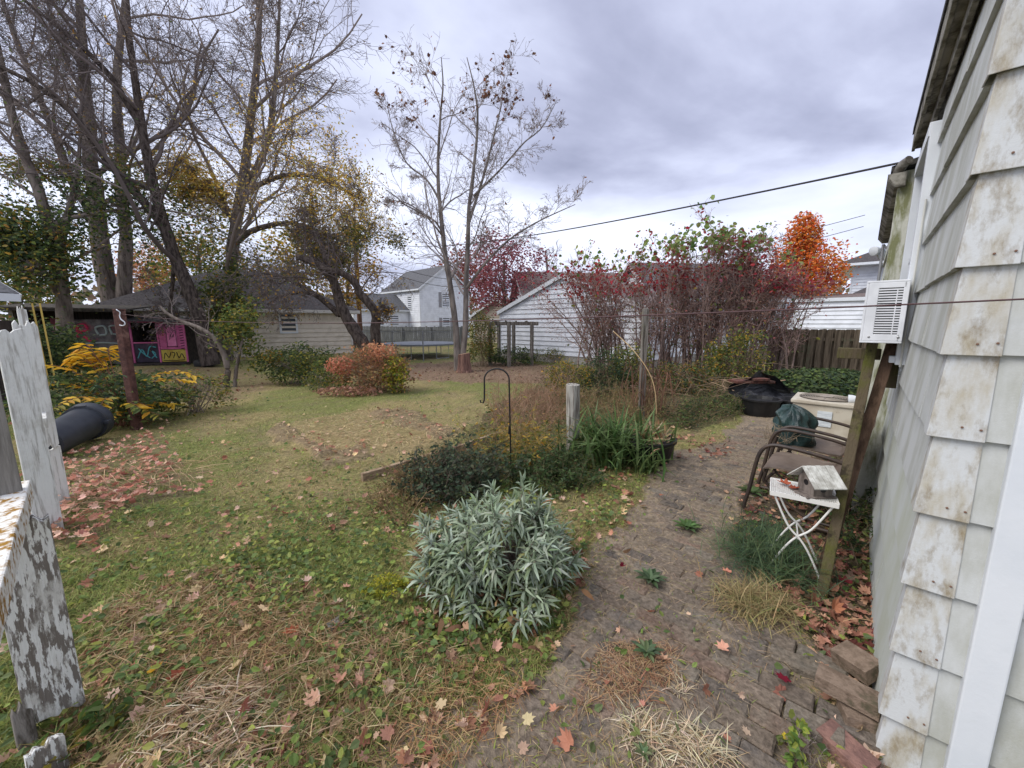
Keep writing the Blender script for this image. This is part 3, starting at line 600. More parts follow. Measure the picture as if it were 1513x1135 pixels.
def trampoline():
    c = G(622, 527); c = c * A(1, 1, 0); T = thing('trampoline', 'grey round trampoline on thin legs before the grey fence', 'trampoline', c); g = MATS['galvanised']; r_ = 1.75; h = .62
    a = np.linspace(0, 2 * math.pi, 41); ring = np.stack([c[0] + r_ * np.cos(a), c[1] + r_ * np.sin(a), 0 * a + h], 1)
    MB().tube(ring, .03, 6, caps=False).build('frame', g, T, smooth=True)
    MB().lathe([(r_ - .03, -.03), (r_ + .06, -.035), (r_ + .06, .03), (r_ - .3, .03)], c + A(0, 0, h + .02), 40).build('pad', mat('tramp_pad', S(120, 124, 130), .7), T)
    MB().lathe([(.1, -.01), (r_ - .3, .0), (r_ - .3, .012), (.1, .004)], c + A(0, 0, h + .02), 40).build('mat', M_BLACK, T)
    for k in range(6):
        t0 = 2 * math.pi * (k + .3) / 6; p = [c + A(r_ * math.cos(t0 + e), r_ * math.sin(t0 + e), zz) for e, zz in ((-.2, h), (-.2, .03), (.2, .03), (.2, h))]
        MB().tube(p, .022, 6).build('leg', g, T)
trampoline()
def arbor():
    c = A(0, 14.8, 0); T = thing('wooden_arbor', 'weathered grey post-and-beam arbor beside the white garage', 'arbor', c)
    posts = [(724, 15.0), (752, 14.6), (786, 14.9), (737, 16.2), (759, 16.0)]; tops = []
    for px, Y in posts:
        b = P(px, 478, Y) * A(1, 1, 0); tops.append(b); MB().bar(b - A(0, 0, .05), b + A(0, 0, 1.68), .11, .11, up=HD).build('arbor_post', M_GREYWOOD, T, bevel=.01)
    r1 = MB(); r1.bar(tops[0] + A(-.2, 0, 1.6), tops[2] + A(.25, 0, 1.6), .05, .14); r1.bar(tops[3] + A(-.4, 0, 1.6), tops[4] + A(.6, 0, 1.6), .05, .14); r1.build('beam', M_GREYWOOD, T, bevel=.006)
    for k in range(4):
        x = tops[0] + (tops[2] - tops[0]) * (k + .5) / 4; MB().bar(x + A(0, -.3, 1.69), x + A(0, 1.6, 1.69), .05, .04).build('rafter', M_GREYWOOD, T)
arbor()
# ---------------------------------------------------------------- helper curves
def bez(pts, n=16):
    """smooth curve through points (Catmull-Rom)"""
    p = np.asarray(pts, float); q = np.vstack([2 * p[0] - p[1], p, 2 * p[-1] - p[-2]]); out = []
    for i in range(1, len(q) - 2):
        for t in np.linspace(0, 1, n, endpoint=False):
            a, b, c, d = q[i - 1], q[i], q[i + 1], q[i + 2]
            out.append(.5 * ((2 * b) + (c - a) * t + (2 * a - 5 * b + 4 * c - d) * t * t + (3 * b - a - 3 * c + d) * t ** 3))
    out.append(p[-1]); return np.array(out)
# ---------------------------------------------------------------- graffiti playhouse and lean-to
def playhouse():
    f = A(-14.35, 14.6, 0); d = nrm(A(.90, .30, 0)); n = A(d[1], -d[0], 0); up = A(0, 0, 1)     # d along the front, n towards the yard
    T = thing('graffiti_playhouse', 'small pink playhouse with open counter window and sprayed graffiti panels', 'playhouse', f)
    w, h, dep = 1.72, 1.75, 1.3
    def q(u, z, o=0): return f + d * u + up * z + n * o
    wood = mat('playhouse_wood', S(70, 62, 56), .9, S(44, 40, 36), sc=8, bump=.4)
    pink = mat('pink_paint', S(206, 110, 150), .75, S(184, 92, 132), sc=6, col3=S(60, 34, 44), sc3=14, lo3=.66, hi3=.70)
    sh = MB(); sh.prism([q(0, .1, -dep), q(w, .1, -dep), q(w, h, -dep), q(0, h, -dep)], n * .04); sh.prism([q(0, .1, -dep + .04), q(0, .1, -.03), q(0, h - .1, -.03), q(0, h, -dep + .04)], d * .04); sh.prism([q(w - .04, .1, -dep + .04), q(w - .04, .1, -.03), q(w - .04, h - .1, -.03), q(w - .04, h, -dep + .04)], d * .04)
    sh.bar(q(0, .07, -.2), q(w, .07, -.2), 1.2, .05); sh.bar(q(-.05, .06, .08), q(w + .05, .06, .08), .14, .12)
    sh.build('shell', wood, T)
    fr = MB()
    for u in (.03, .84, w - .03): fr.bar(q(u, .12, .0), q(u, h - .08, .0), .05, .05, up=d)
    fr.bar(q(0, .88, .0), q(.84, .88, .0), .05, .05); fr.bar(q(0, h - .08, 0), q(w, h - .08, 0), .05, .06); fr.build('frame', pink, T)
    lp = MB(); lp.prism([q(.08, .14, -.02), q(.8, .14, -.02), q(.8, .85, -.02), q(.08, .85, -.02)], n * .02); LP = lp.build('counter_panel', mat('dark_panel', S(70, 62, 74), .85, S(52, 46, 52), sc=6), T)
    g = MB(); teal = mat('teal_paint', S(92, 170, 172), .7)
    for pl in ([(.14, .3), (.3, .62), (.42, .36), (.55, .72), (.74, .7)], [(.2, .66), (.34, .46), (.52, .3)], [(.56, .28), (.7, .44), (.6, .56), (.72, .3)]):
        p = bez([q(a, b, .004) for a, b in pl], 6); g.tube(p, .018, 5)
    g.build('graffiti', teal, LP)
    pk = MB(); pk.prism([q(.88, .62, -.02), q(w - .06, .62, -.02), q(w - .06, h - .12, -.02), q(.88, h - .12, -.02)], n * .02)
    for k in range(9):
        z = .68 + k * .105; pk.bar(q(.88, z, .012), q(1.08, z, .012), .022, .07); pk.bar(q(w - .26, z, .012), q(w - .06, z, .012), .022, .07)
    PK = pk.build('shutter_panel', pink, T)
    dr = MB(); dr.prism([q(1.1, .72, 0), q(1.44, .72, 0), q(1.44, h - .2, 0), q(1.1, h - .2, 0)], n * .03); dr.build('door', mat('pink_door', S(230, 138, 174), .7, S(214, 118, 158), sc=5), PK)
    mk = MB()
    for (a, b, c_, e) in ((1.12, .7, 1.12, 1.58), (1.42, .7, 1.42, 1.58), (1.1, 1.56, 1.45, 1.56), (1.1, .73, 1.45, .73), (1.22, 1.05, 1.25, 1.2), (1.33, 1.1, 1.36, 1.2)): mk.tube([q(a, b, .034), q(c_, e, .034)], .009, 4)
    for i in range(10): z = .64 + i * .1; mk.tube([q(w - .18, z, .024), q(w - .07, z + .02, .024)], .013, 4)
    mk.build('graffiti', M_BLACK, PK)
    yl = MB(); yl.prism([q(.88, .14, -.02), q(w - .06, .14, -.02), q(w - .06, .6, -.02), q(.88, .6, -.02)], n * .02)
    YL = yl.build('lower_panel', mat('yellow_paint', S(198, 178, 84), .75, S(170, 140, 60), sc=5), T); mk = MB()
    for pl in ([(.95, .25), (1.0, .48), (1.1, .3), (1.18, .5)], [(1.24, .28), (1.3, .46), (1.22, .5)], [(1.36, .5), (1.42, .28), (1.52, .44), (1.6, .24)], [(.92, .2), (1.2, .18), (1.6, .2)]):
        mk.tube(bez([q(a, b, .004) for a, b in pl], 5), .014, 4)
    mk.build('graffiti', M_BLACK, YL)
    rf = MB(); rf.prism([q(-.1, h - .06, .25), q(w + .12, h - .10, .25), q(w + .12, h + .10, -dep - .1), q(-.1, h + .14, -dep - .1)], up * .05); rf.build('roof', M_ROOFDARK, T)
    # lean-to shed on its left
    f2 = f - d * 3.05 + n * .25
    T2 = thing('leanto_shed', 'dark open lean-to shed with flat roof and sprayed back panels', 'shed', f2)
    def r(u, z, o=0): return f2 + d * u + up * z + n * o
    W2 = 2.9; H2 = 2.12
    bk = MB(); bk.prism([r(0, 0, -1.0), r(W2, 0, -1.0), r(W2, H2, -1.0), r(0, H2, -1.0)], n * .05); bk.prism([r(0, 0, -.95), r(0, 0, 0), r(0, H2, 0), r(0, H2, -.95)], d * .05)
    bk.build('shell', mat('leanto_wood', S(58, 50, 46), .95, S(36, 32, 30), sc=7, bump=.4, stretch=(3, 3, .3)), T2)
    pn = MB(); pn.prism([r(1.36, .1, -.35), r(2.85, .1, -.35), r(2.85, 1.75, -.35), r(1.36, 1.75, -.35)], n * .03)
    PN = pn.build('spray_panel', mat('sprayed_board', S(112, 108, 106), .9, S(76, 70, 72), sc=3, lo=.4, hi=.6, col3=S(122, 78, 84), sc3=2.2, lo3=.55, hi3=.62), T2)
    pk2 = MB(); pk2.tube(bez([r(1.50, 1.1, -.31), r(1.55, 1.5, -.31), r(1.75, 1.56, -.31), r(1.81, 1.36, -.31), r(1.57, 1.3, -.31), r(1.85, .95, -.31)], 6), .045, 6); pk2.build('graffiti', mat('spray_red', S(186, 52, 84), .8), PN)
    gr = MB(); gr.tube(bez([r(2.10, 1.2, -.31), r(2.05, 1.45, -.31), r(2.30, 1.5, -.31), r(2.33, 1.22, -.31), r(2.13, 1.18, -.31)], 6), .035, 6); gr.tube(bez([r(2.50, 1.2, -.31), r(2.47, 1.5, -.31), r(2.75, 1.48, -.31), r(2.77, 1.2, -.31), r(2.53, 1.22, -.31)], 6), .035, 6); gr.tube(bez([r(1.45, .85, -.31), r(2.15, .9, -.31), r(2.85, .84, -.31)], 6), .03, 6)
    gr.build('graffiti', mat('spray_pale', S(150, 160, 156), .8), PN)
    p2 = MB(); p2.prism([r(.6, .4, -.7), r(1.25, .4, -.7), r(1.25, 1.8, -.7), r(.6, 1.8, -.7)], n * .03); tag(p2.build('spray_panel', mat('pink_faded', S(120, 62, 76), .85, S(66, 48, 52), sc=4), T2), 'faded pink sprayed panel')
    for u in (.05, 1.3, 2.85): MB().bar(r(u, -.05, .0), r(u, H2, .0), .11, .11, up=d).build('shed_post', M_GREYWOOD, T2)
    rf = MB(); rf.prism([r(-.25, H2, .3), r(W2 + .5, H2 - .05, .3), r(W2 + .5, H2 + .12, -1.2), r(-.25, H2 + .17, -1.2)], up * .05); rf.bar(r(-.25, H2 - .03, .25), r(W2 + .5, H2 - .07, .25), .04, .09); rf.build('roof', mat('leanto_roof', S(84, 78, 70), .95, S(56, 52, 48), sc=9, bump=.5), T2)
playhouse()
def tyre():
    c = G(303, 541) * A(1, 1, 0) + A(0, 0, .11); m = mat('tyre_rubber', S(44, 44, 45), .85, S(62, 60, 58), sc=6)
    o = MB().lathe([(.19, -.10), (.27, -.115), (.325, -.09), (.34, -.03), (.34, .03), (.325, .09), (.27, .115), (.19, .10), (.20, .06), (.21, 0), (.20, -.06), (.19, -.10)], c, 32, nrm(A(.05, -.1, 1))).build('old_tyre', m, org=c, smooth=True)
    tag(o, 'old black tyre lying flat at the foot of the leaning tree', 'tyre')
tyre()
# ---------------------------------------------------------------- posts, hooks, wires
RP = G(203, 634) * A(1, 1, 0); GP = A(2.18, 6.35, 0)
def rust_post():
    m = mat('rusty_iron', S(96, 66, 58), .85, S(68, 44, 40), sc=14, col3=S(122, 92, 82), sc3=6, bump=.4, bsc=60)
    T = thing('rusty_post', 'rusty square iron post with a white hook at its top', 'post', RP)
    b = MB(); b.box(RP + A(0, 0, .88), (.1, .1, 1.82)); b.box(RP + A(0, 0, 1.80), (.108, .108, .02)); b.build('post', m, T, bevel=.008)
    h = MB(); t = RP + A(.07, -.075, 1.74)
    pts = [t + A(-.03, 0, .06), t + A(.0, -.02, .05), t + A(.025, -.01, .02), t + A(.012, -.01, -.03), t + A(.035, -.02, -.08), t + A(.075, -.02, -.115), t + A(.08, -.02, -.15), t + A(.045, -.02, -.17), t + A(.0, -.02, -.16)]
    h.tube(bez(pts, 6), .007, 8); h.build('hook', M_WHITE, T, smooth=True)
rust_post()
def post(name, label, base, h, w, m, lean=(0, 0), sides=4, knots=True, cat='post'):
    mb = MB(); K = 7
    a = np.arange(sides) * 2 * math.pi / sides + math.pi / 4
    for k in range(1):
        pts = []; 
        for i in range(K):
            t = i / (K - 1); c = base + A(lean[0] * t, lean[1] * t, -.1 + (h + .1) * t)
            j = 1 + random.uniform(-.04, .04)
            pts.append([c + A(math.cos(x) * w * .7 * j, math.sin(x) * w * .7 * j, (random.uniform(-.012, .012) if i == K - 1 else 0)) for x in a])
        v = np.array(pts).reshape(-1, 3); f = [(i * sides + q, i * sides + (q + 1) % sides, (i + 1) * sides + (q + 1) % sides, (i + 1) * sides + q) for i in range(K - 1) for q in range(sides)] + [tuple((K - 1) * sides + q for q in range(sides))]
        mb.add(v, f)
    return tag(mb.build(name, m, org=base, bevel=.006), label, cat)
post('weathered_post', 'short weathered white-grey post beside the strappy green clump', G(847, 674) * A(1, 1, 0), .88, .118, mat('flaked_post', S(176, 172, 162), .9, S(104, 96, 88), sc=16, stretch=(3, 3, .2), lo=.42, hi=.6, bump=.7, bsc=28, bstretch=(3, 3, .15), spec=.1), (-.02, .03), 8)
post('clothesline_post', 'tall grey timber post in front of the bare hedge with vines at its foot', GP, 1.84, .09, M_GREYWOOD, (-.02, 0), 4)
def shepherd_hook():
    b = A(-.03, 4.0, 0); T = thing('shepherd_hook', 'black shepherd hook rising behind the silver sage bush', 'garden hook', b)
    pts = [b + A(.02, 0, -.1), b + A(.01, 0, .5), b + A(-.0, 0, .98)] + [b + A(-.13 + .13 * math.cos(a), 0, 1.02 + .115 * math.sin(a)) for a in np.linspace(.05, math.pi, 14)] + [b + A(-.26, 0, .9), b + A(-.263, 0, .8), b + A(-.275, 0, .77), b + A(-.30, 0, .775), b + A(-.305, 0, .80)]
    MB().tube(np.array(pts), .0085, 8).build('rod', M_BLACK, T, smooth=True)
    c = MB(); c.tube([b + A(.0, 0, .43), b + A(.005, 0, .52)], .012, 8); c.tube([b + A(.015, 0, .1), b + A(-.12, 0, .1), b + A(-.12, 0, -.05)], .006, 6); c.build('joint', M_BLACK, T)
shepherd_hook()
def wire(name, label, p0, p1, sag, r, m, cat='wire', n=24, wob=0.0):
    t = np.linspace(0, 1, n)[:, None]; p = np.asarray(p0) * (1 - t) + np.asarray(p1) * t; p[:, 2] -= (4 * sag * t * (1 - t))[:, 0]
    if wob: p[:, 2] += wob * np.sin(np.linspace(0, 60, n))
    return tag(MB().tube(p, r, 5).build(name, m, org=p[0], smooth=True), label, cat)
M_WIRE = mat('cable_dark', S(52, 50, 52), .7); M_LINE = mat('clothesline_wire', S(88, 66, 66), .7)
UP_ = P(533, 500, 27.5) * A(1, 1, 0)
def utility_pole():
    T = thing('utility_pole', 'tall brown wooden utility pole beyond the beige house', 'utility pole', UP_)
    MB().tube([UP_ - A(0, 0, .2), UP_ + A(0, 0, 4), UP_ + A(.03, 0, 8.6)], [.17, .15, .12], 12).build('pole', mat('pole_brown', S(112, 84, 66), .9, S(84, 62, 50), sc=6, stretch=(1, 1, .1)), T, smooth=True)
    k = MB()
    for z in (7.6, 8.2): k.lathe([(.02, -.05), (.05, -.03), (.05, .03), (.02, .05)], UP_ + A(.16, -.1, z), 10)
    k.build('insulator', M_WHITE, T)
utility_pole()
wire('service_cable', 'thick twisted service cable from the gutter end to the utility pole', W(2.4, .15, 2.80), UP_ + A(.1, -.1, 7.7), .75, .009, M_WIRE, 'cable', 60)
wire('utility_wire', 'thin upper wire passing behind the orange maple', A(26, 30, 9.5), A(-3, 33, 4.2), .6, .022, M_WIRE)
wire('utility_wire', 'thin lower wire passing behind the orange maple', A(26, 30, 8.7), A(-3, 33, 3.3), .6, .022, M_WIRE)
wire('utility_wire', 'upper slack wire between utility pole and two-storey house', UP_ + A(0, 0, 6.6), A(-5.5, 42, 6.2), .5, .022, M_WIRE)
wire('utility_wire', 'lower slack wire between utility pole and two-storey house', UP_ + A(0, 0, 6.1), A(-5.5, 42, 5.5), .6, .022, M_WIRE)
wire('clothesline', 'long brown clothesline from the rusty post across the yard to the near house', RP + A(.06, -.04, 1.74), W(-.068, -.19, 1.672), .10, .0028, M_LINE, 'clothesline', 40)
# ---------------------------------------------------------------- broken picket fence at the left
def plank(p0, p1, w, th, n, mb, jag=.02):
    """flat board p0->p1, width along the fence, split top end; n thickness direction"""
    p0 = np.asarray(p0, float); p1 = np.asarray(p1, float); d = nrm(p1 - p0); n = nrm(n); x = nrm(np.cross(d, n)); K = 9
    edge = [p1 + x * (w * (i / (K - 1) - .5)) + d * random.uniform(-jag, jag) for i in range(K)]
    low = [p0 + x * (w * (i / (K - 1) - .5)) + d * random.uniform(-jag, jag) * .8 for i in range(K)]
    mb.prism([*low, *edge[::-1]], n * th); return mb
def picket_fence():
    d = nrm(G(85, 1075)[:2] - G(72, 792)[:2]); d = A(d[0], d[1], 0); n = A(-d[1], d[0], 0)
    # rail nearest the camera
    post_b = G(88, 1066) * A(1, 1, 0)
    o = post_b + A(0, 0, 0)
    T = thing('picket_rail', 'thick white fence rail crusted with mustard lichen in the near left corner', 'fence rail', o + A(.05, -.08, .86))
    r0 = P(22, 760, 1.44); r1 = P(-95, 1200, .52); r0[2] += .10; r1[2] = r0[2]
    b = MB(); dd = nrm(r1 - r0); x = A(dd[1], -dd[0], 0)
    K = 12; rows = []
    for i in range(K):
        t = i / (K - 1); c = r0 + (r1 - r0) * t * 1.1; j = [random.uniform(-.003, .003) for _ in range(4)]
        rows.append([c - x * (.055 + j[0]) + A(0, 0, .03), c + x * (.05 + j[1]) + A(0, 0, .028), c + x * (.052 + j[2]) + A(0, 0, -.055), c - x * .055 + A(0, 0, -.055)])
    v = np.array(rows).reshape(-1, 3); b.add(v, [(i * 4 + q, i * 4 + (q + 1) % 4, i * 4 + 4 + (q + 1) % 4, i * 4 + 4 + q) for i in range(K - 1) for q in range(4)] + [(3, 2, 1, 0), tuple((K - 1) * 4 + q for q in range(4))])
    b.build('rail', M_LICHEN, T, bevel=.006)
    b = MB(); e = A(-d[0], -d[1], 0)
    t_ = P(6, 524, 1.47)
    top = A(post_b[0], post_b[1], t_[2]); top[:2] = post_b[:2] + (P(4, 524, post_b[1] + .10)[:2] - post_b[:2]) * .5
    b.bar(post_b + A(-.05, .0, .80), A(post_b[0] - .065, post_b[1] + .0, 1.50), .12, .045, up=nrm(A(.8, -.6, 0))); tag(b.build('fence_post', mat('bare_grey_post', S(140, 136, 129), .9, S(106, 102, 95), sc=14, stretch=(3, 3, .2), bump=.5, bsc=30, bstretch=(3, 3, .15), spec=.1), org=post_b + A(0, .02, .80), bevel=.004), 'bare grey upright board above the lichen-crusted rail', 'fence board')
    b = MB(); plank(post_b + A(0, 0, .06), A(post_b[0], post_b[1], .88), .15, .05, nrm(A(.8, -.6, 0)), b, .02); tag(b.build('fence_board', M_PEELMORE, org=post_b, bevel=.004), 'peeling upright board with dark bare patches below the lichen rail', 'fence board')
    pb = G(74, 790) * A(1, 1, 0); n = nrm(A(.9, -.45, 0)); n0_ = n; b = MB(); plank(pb - A(0, 0, .03), pb + A(-.03, .02, 1.55), .14, .03, n, b, .02); tag(b.build('fence_picket', M_PEEL, org=pb, bevel=.003), 'tall white picket with flaking paint standing beside the leaf pile', 'picket')
    pb2 = pb * A(1.14, 1.14, 0) + A(.06, .05, 0); b = MB(); plank(pb2 + A(0, 0, .55), pb2 + A(-.02, .02, 1.6), .13, .03, n, b, .03); plank(pb2 + A(0, 0, .0) - d * .02, pb2 + A(0, 0, .54) - d * .02, .14, .028, n, b, .03); b.bar(pb2 - d * .25 + n * .05 + A(0, 0, .82), pb2 + d * .3 + n * .05 + A(0, 0, .82), .04, .08); tag(b.build('fence_picket', M_PEEL, org=pb2, bevel=.003), 'second white picket half hidden behind the tall flaking one', 'picket')
    b = MB(); plank(pb2 - d * .12 + A(0, 0, .9), pb2 - d * .12 + A(0, 0, 1.72), .05, .02, n, b, .03); b.add([[0, 0, 0]], []) if False else None
    tag(b.build('fence_stick', M_PEEL, org=pb2 + A(0, 0, .9)), 'thin white stick poking up behind the white pickets', 'stick')
    c = G(42, 1110) * A(1, 1, 0); b = MB(); plank(c - A(0, 0, .05), c + A(-.04, .03, .17), .05, .025, n, b, .02); tag(b.build('picket_stub', M_GREYWOOD, org=c, bevel=.003), 'narrow grey picket stub left of the white stub', 'picket')
    c = G(74, 1160) * A(1, 1, 0); b = MB(); plank(c - A(0, 0, .05), c + A(-.02, .02, .16), .09, .025, n, b, .02); tag(b.build('picket_stub', M_PEELMORE, org=c, bevel=.003), 'broken white picket stub at the bottom left corner', 'picket')
picket_fence()
def bin_():
    c = G(60, 690) * A(1, 1, 0) + A(-.1, .1, .20); tip = G(126, 652) * A(1, 1, 0) + A(0, .1, .27); ax = nrm(tip - c); L = np.linalg.norm(tip - c) + .05
    T = thing('overturned_bin', 'black plastic trash bin lying on its side by the leaf pile', 'trash bin', c * A(1, 1, 0)); m = mat('black_plastic', S(40, 44, 52), .45, S(52, 56, 62), sc=4, spec=.45, bump=.05)
    prof = [(.03, 0), (.155, .0), (.165, .03), (.20, .3), (.212, .31), (.212, .34), (.206, .35), (.25, L - .17), (.282, L - .165), (.284, L - .11), (.268, L - .10), (.30, L - .03), (.30, L), (.27, L), (.25, L - .09), (.21, .06), (.03, .05)]
    prof = [(a_ * .86, b_ * .95) for a_, b_ in prof]
    MB().lathe(prof, c, 28, ax).build('tub', m, T, smooth=True)
    s_ = nrm(np.cross(ax, A(0, 0, 1))); Mx = np.stack([s_, ax, np.cross(s_, ax)], 1)
    MB().box(c + ax * (L - .2) + s_ * .235, (.07, .10, .05), Mx).build('handle', m, T, bevel=.006); MB().box(c + ax * (L - .2) - np.cross(ax, s_) * .225, (.12, .03, .05), Mx).build('handle', m, T, bevel=.006)
bin_()
# ---------------------------------------------------------------- patio furniture along the wall
M3H = np.stack([HB * -1, HD, A(0, 0, 1)], 1)
M_CHAIR = mat('chair_brown', S(112, 98, 86), .6, S(88, 74, 62), sc=4, spec=.4, bump=.05, col3=S(128, 116, 102), sc3=9, lo3=.55, hi3=.7)
M_TUBE = mat('chair_tube', S(52, 44, 40), .5, S(70, 56, 46), sc=9, spec=.45)
def chair(label, o):
    """metal spring chair: o on the ground under the seat front centre; faces HN (away from the house)"""
    T = thing('patio_chair', label, 'chair', o, 'metal patio chairs along the house wall')
    def c(f, s_, z): return o + HN * f + HD * s_ + A(0, 0, z)      # forward, sideways, up
    # moulded seat shell
    def shell(rows, name):
        mb = MB(); nn = 9; V = []; 
        for (f, z, w, dish) in rows:
            V.append([c(f, w * (2 * i / (nn - 1) - 1), z + dish * ((2 * i / (nn - 1) - 1) ** 2)) for i in range(nn)])
        V = np.array(V); K = len(rows); off = np.cross(V[1, 1] - V[0, 0], V[0, 2] - V[0, 0]); top = V.reshape(-1, 3)
        tn = np.zeros_like(V)
        du = np.gradient(V, axis=0); dv = np.gradient(V, axis=1); tn = np.cross(du, dv); tn /= np.linalg.norm(tn, axis=2, keepdims=True)
        bot = (V - tn * .012).reshape(-1, 3); n_ = K * nn
        f_ = [(i * nn + j, i * nn + j + 1, (i + 1) * nn + j + 1, (i + 1) * nn + j) for i in range(K - 1) for j in range(nn - 1)]
        g_ = [tuple(n_ + q for q in reversed(x)) for x in f_]
        rim = [i for i in range(nn)] + [i * nn + nn - 1 for i in range(1, K)] + [(K - 1) * nn + j for j in range(nn - 2, -1, -1)] + [i * nn for i in range(K - 2, 0, -1)]
        h_ = [(rim[i], n_ + rim[i], n_ + rim[(i + 1) % len(rim)], rim[(i + 1) % len(rim)]) for i in range(len(rim))]
        mb.add(np.vstack([top, bot]), f_ + g_ + h_); return mb.build(name, M_CHAIR, T, smooth=True)
    shell([(.02, .345, .24, .0), (.03, .38, .25, .0), (.0, .405, .26, .0), (-.08, .41, .262, .012), (-.2, .395, .262, .022), (-.34, .38, .26, .025), (-.43, .385, .25, .02)], 'seat')
    shell([(-.43, .395, .24, .0), (-.47, .47, .25, .0), (-.50, .56, .26, .0), (-.54, .68, .265, .0), (-.585, .80, .25, .0), (-.61, .865, .21, .0), (-.615, .89, .14, .0)], 'backrest')
    for s_ in (-.31, .31):
        pts = [c(-.52, s_, .56), c(-.35, s_, .595), (c(-.1, s_, .62)), c(.0, s_, .60), c(.05, s_, .53), c(.075, s_, .40), c(.10, s_, .2), c(.125, s_, .06), c(.115, s_, .015), c(.05, s_, .012), c(-.2, s_, .012), c(-.5, s_, .012)]
        MB().tube(bez(pts, 5), .0155, 10).build('arm_frame', M_TUBE, T, smooth=True)
    st = MB(); st.tube([c(-.5, -.31, .012), c(-.5, .31, .012)], .0155, 8); st.tube([c(-.05, -.26, .375), c(-.05, .26, .375)], .012, 8); st.tube([c(-.52, -.31, .56), c(-.52, .31, .56)], .012, 8); st.tube(bez([c(-.06, -.2, .37), c(.0, -.2, .26), c(-.1, -.2, .16), c(-.3, -.2, .03), c(-.5, -.2, .014)], 5), .011, 8); st.tube(bez([c(-.06, .2, .37), c(.0, .2, .26), c(-.1, .2, .16), c(-.3, .2, .03), c(-.5, .2, .014)], 5), .011, 8)
    st.build('spring_base', M_TUBE, T, smooth=True); return T
CH1 = G(1128, 752) * A(1, 1, 0); CH1 = CH1 + HD * .18 + HN * .0
chair('nearer brown metal patio chair with dark tube arms, behind the white table', CH1)
CH2 = CH1 + HD * .78 - HN * .02
chair('farther brown metal patio chair holding the crumpled green bag', CH2)
def bag():
    c = CH2 + HN * -.06 - HD * .04 + A(0, 0, .415); mb = MB(); nu, nv = 40, 26; V = []
    for j in range(nv):
        t = j / (nv - 1)
        for i in range(nu):
            a = 2 * math.pi * i / nu; rr = (.19 * (1 - t ** 2.2) ** .5 + .035 * t) if t < 1 else .01
            ph = math.sin(a * 5 + 3 * t) * .018 + math.sin(a * 9 - 7 * t) * .012 + math.sin(a * 3 + 9 * t) * .02
            V.append(c + HD * ((rr + ph * (.3 + t)) * math.cos(a)) + HN * ((rr * .85 + ph) * math.sin(a) + .05 * t * t) + A(0, 0, .36 * t + .02 * math.sin(a * 4 + t * 8) * t))
    f = [(j * nu + i, j * nu + (i + 1) % nu, (j + 1) * nu + (i + 1) % nu, (j + 1) * nu + i) for j in range(nv - 1) for i in range(nu)] + [tuple(range(nu))[::-1], tuple((nv - 1) * nu + i for i in range(nu))]
    tag(mb.add(V, f).build('crumpled_bag', mat('green_plastic', S(40, 64, 62), .35, S(28, 46, 46), sc=7, spec=.5, bump=.9, bsc=14), org=c, smooth=False), 'crumpled dark green plastic bag heaped on the farther chair', 'bag')
    b = MB(); cc = c + HN * .12 + A(0, 0, .02) - HD * .2
    for k in range(46):
        a = random.uniform(0, 6.28); p = cc + HD * (.06 * math.cos(a)) + HN * (.10 * math.sin(a)); q = p + A(random.gauss(0, .10), random.gauss(0, .10), random.uniform(.02, .2)); m = (p + q) / 2 + A(random.gauss(0, .04), random.gauss(0, .04), .05)
        b.tube(bez([p, m, q], 4), .0016, 4, col=S(150, 134, 112))
    tag(b.build('dry_bundle', M_TWIG, org=cc), 'tangle of thin dry stems beside the green bag', 'twig bundle')
bag()
def condenser():
    c = W(4.75, .50, 0); T = thing('condenser_unit', 'beige outdoor air conditioning condenser with round fan grille on top', 'air conditioner', c); m = mat('condenser_beige', S(196, 188, 172), .6, S(180, 170, 152), sc=5, spec=.35, col3=S(150, 136, 116), sc3=8, lo3=.62, hi3=.7)
    w = .68; h = .60; up = A(0, 0, 1)
    b = MB(); b.box(c + up * (h / 2), (w - .03, w - .03, h - .06), M3H)
    for k in range(17):
        z = .08 + k * .027
        for s_ in (-1, 1):
            b.box(c + HN * s_ * (w / 2 - .012) + up * z + HD * .12, (w * .62, .012, .010), np.stack([HD, HN, up], 1))
    b.build('body', m, T, bevel=.004)
    t = MB(); t.box(c + up * (h - .02), (w + .02, w + .02, .05), M3H); t.box(c + up * .02, (w, w, .05), M3H); t.build('lid', m, T, bevel=.012)
    g = MB(); 
    g.lathe([(.045, .0), (.29, .0), (.29, .006), (.045, .006)], c + up * (h + .0065), 36); g.build('fan_opening', mat('fan_dark', S(60, 54, 50), .8), T)
    r_ = MB()
    for k in range(8): rr = .09 + k * .028; a = np.linspace(0, 2 * math.pi, 37); r_.tube(np.stack([c[0] + rr * np.cos(a), c[1] + rr * np.sin(a), 0 * a + h + .02], 1), .0035, 4, caps=False)
    for k in range(8): a = k * math.pi / 4; r_.tube([c + A(.06 * math.cos(a), .06 * math.sin(a), h + .026), c + A(.295 * math.cos(a), .295 * math.sin(a), h + .02)], .004, 4)
    r_.lathe([(.07, 0), (.075, .012), (.02, .02)], c + up * (h + .02), 20); r_.build('grille', mat('grille_metal', S(150, 140, 128), .6), T)
    l = MB(); l.box(c - HD * (w / 2 - .008) - HN * .02 + up * .38, (.15, .012, .2), np.stack([HN, HD, up], 1)); l.build('sticker', mat('sticker', S(214, 220, 222), .6, S(186, 192, 198), sc=30, stretch=(.3, .3, 3)), T)
    p = MB(); p.box(c - up * .01, (w + .15, w + .15, .06), M3H); p.build('pad', mat('concrete', S(168, 164, 156), .9, S(136, 132, 124), sc=4, bump=.3, bsc=30), T)
condenser()
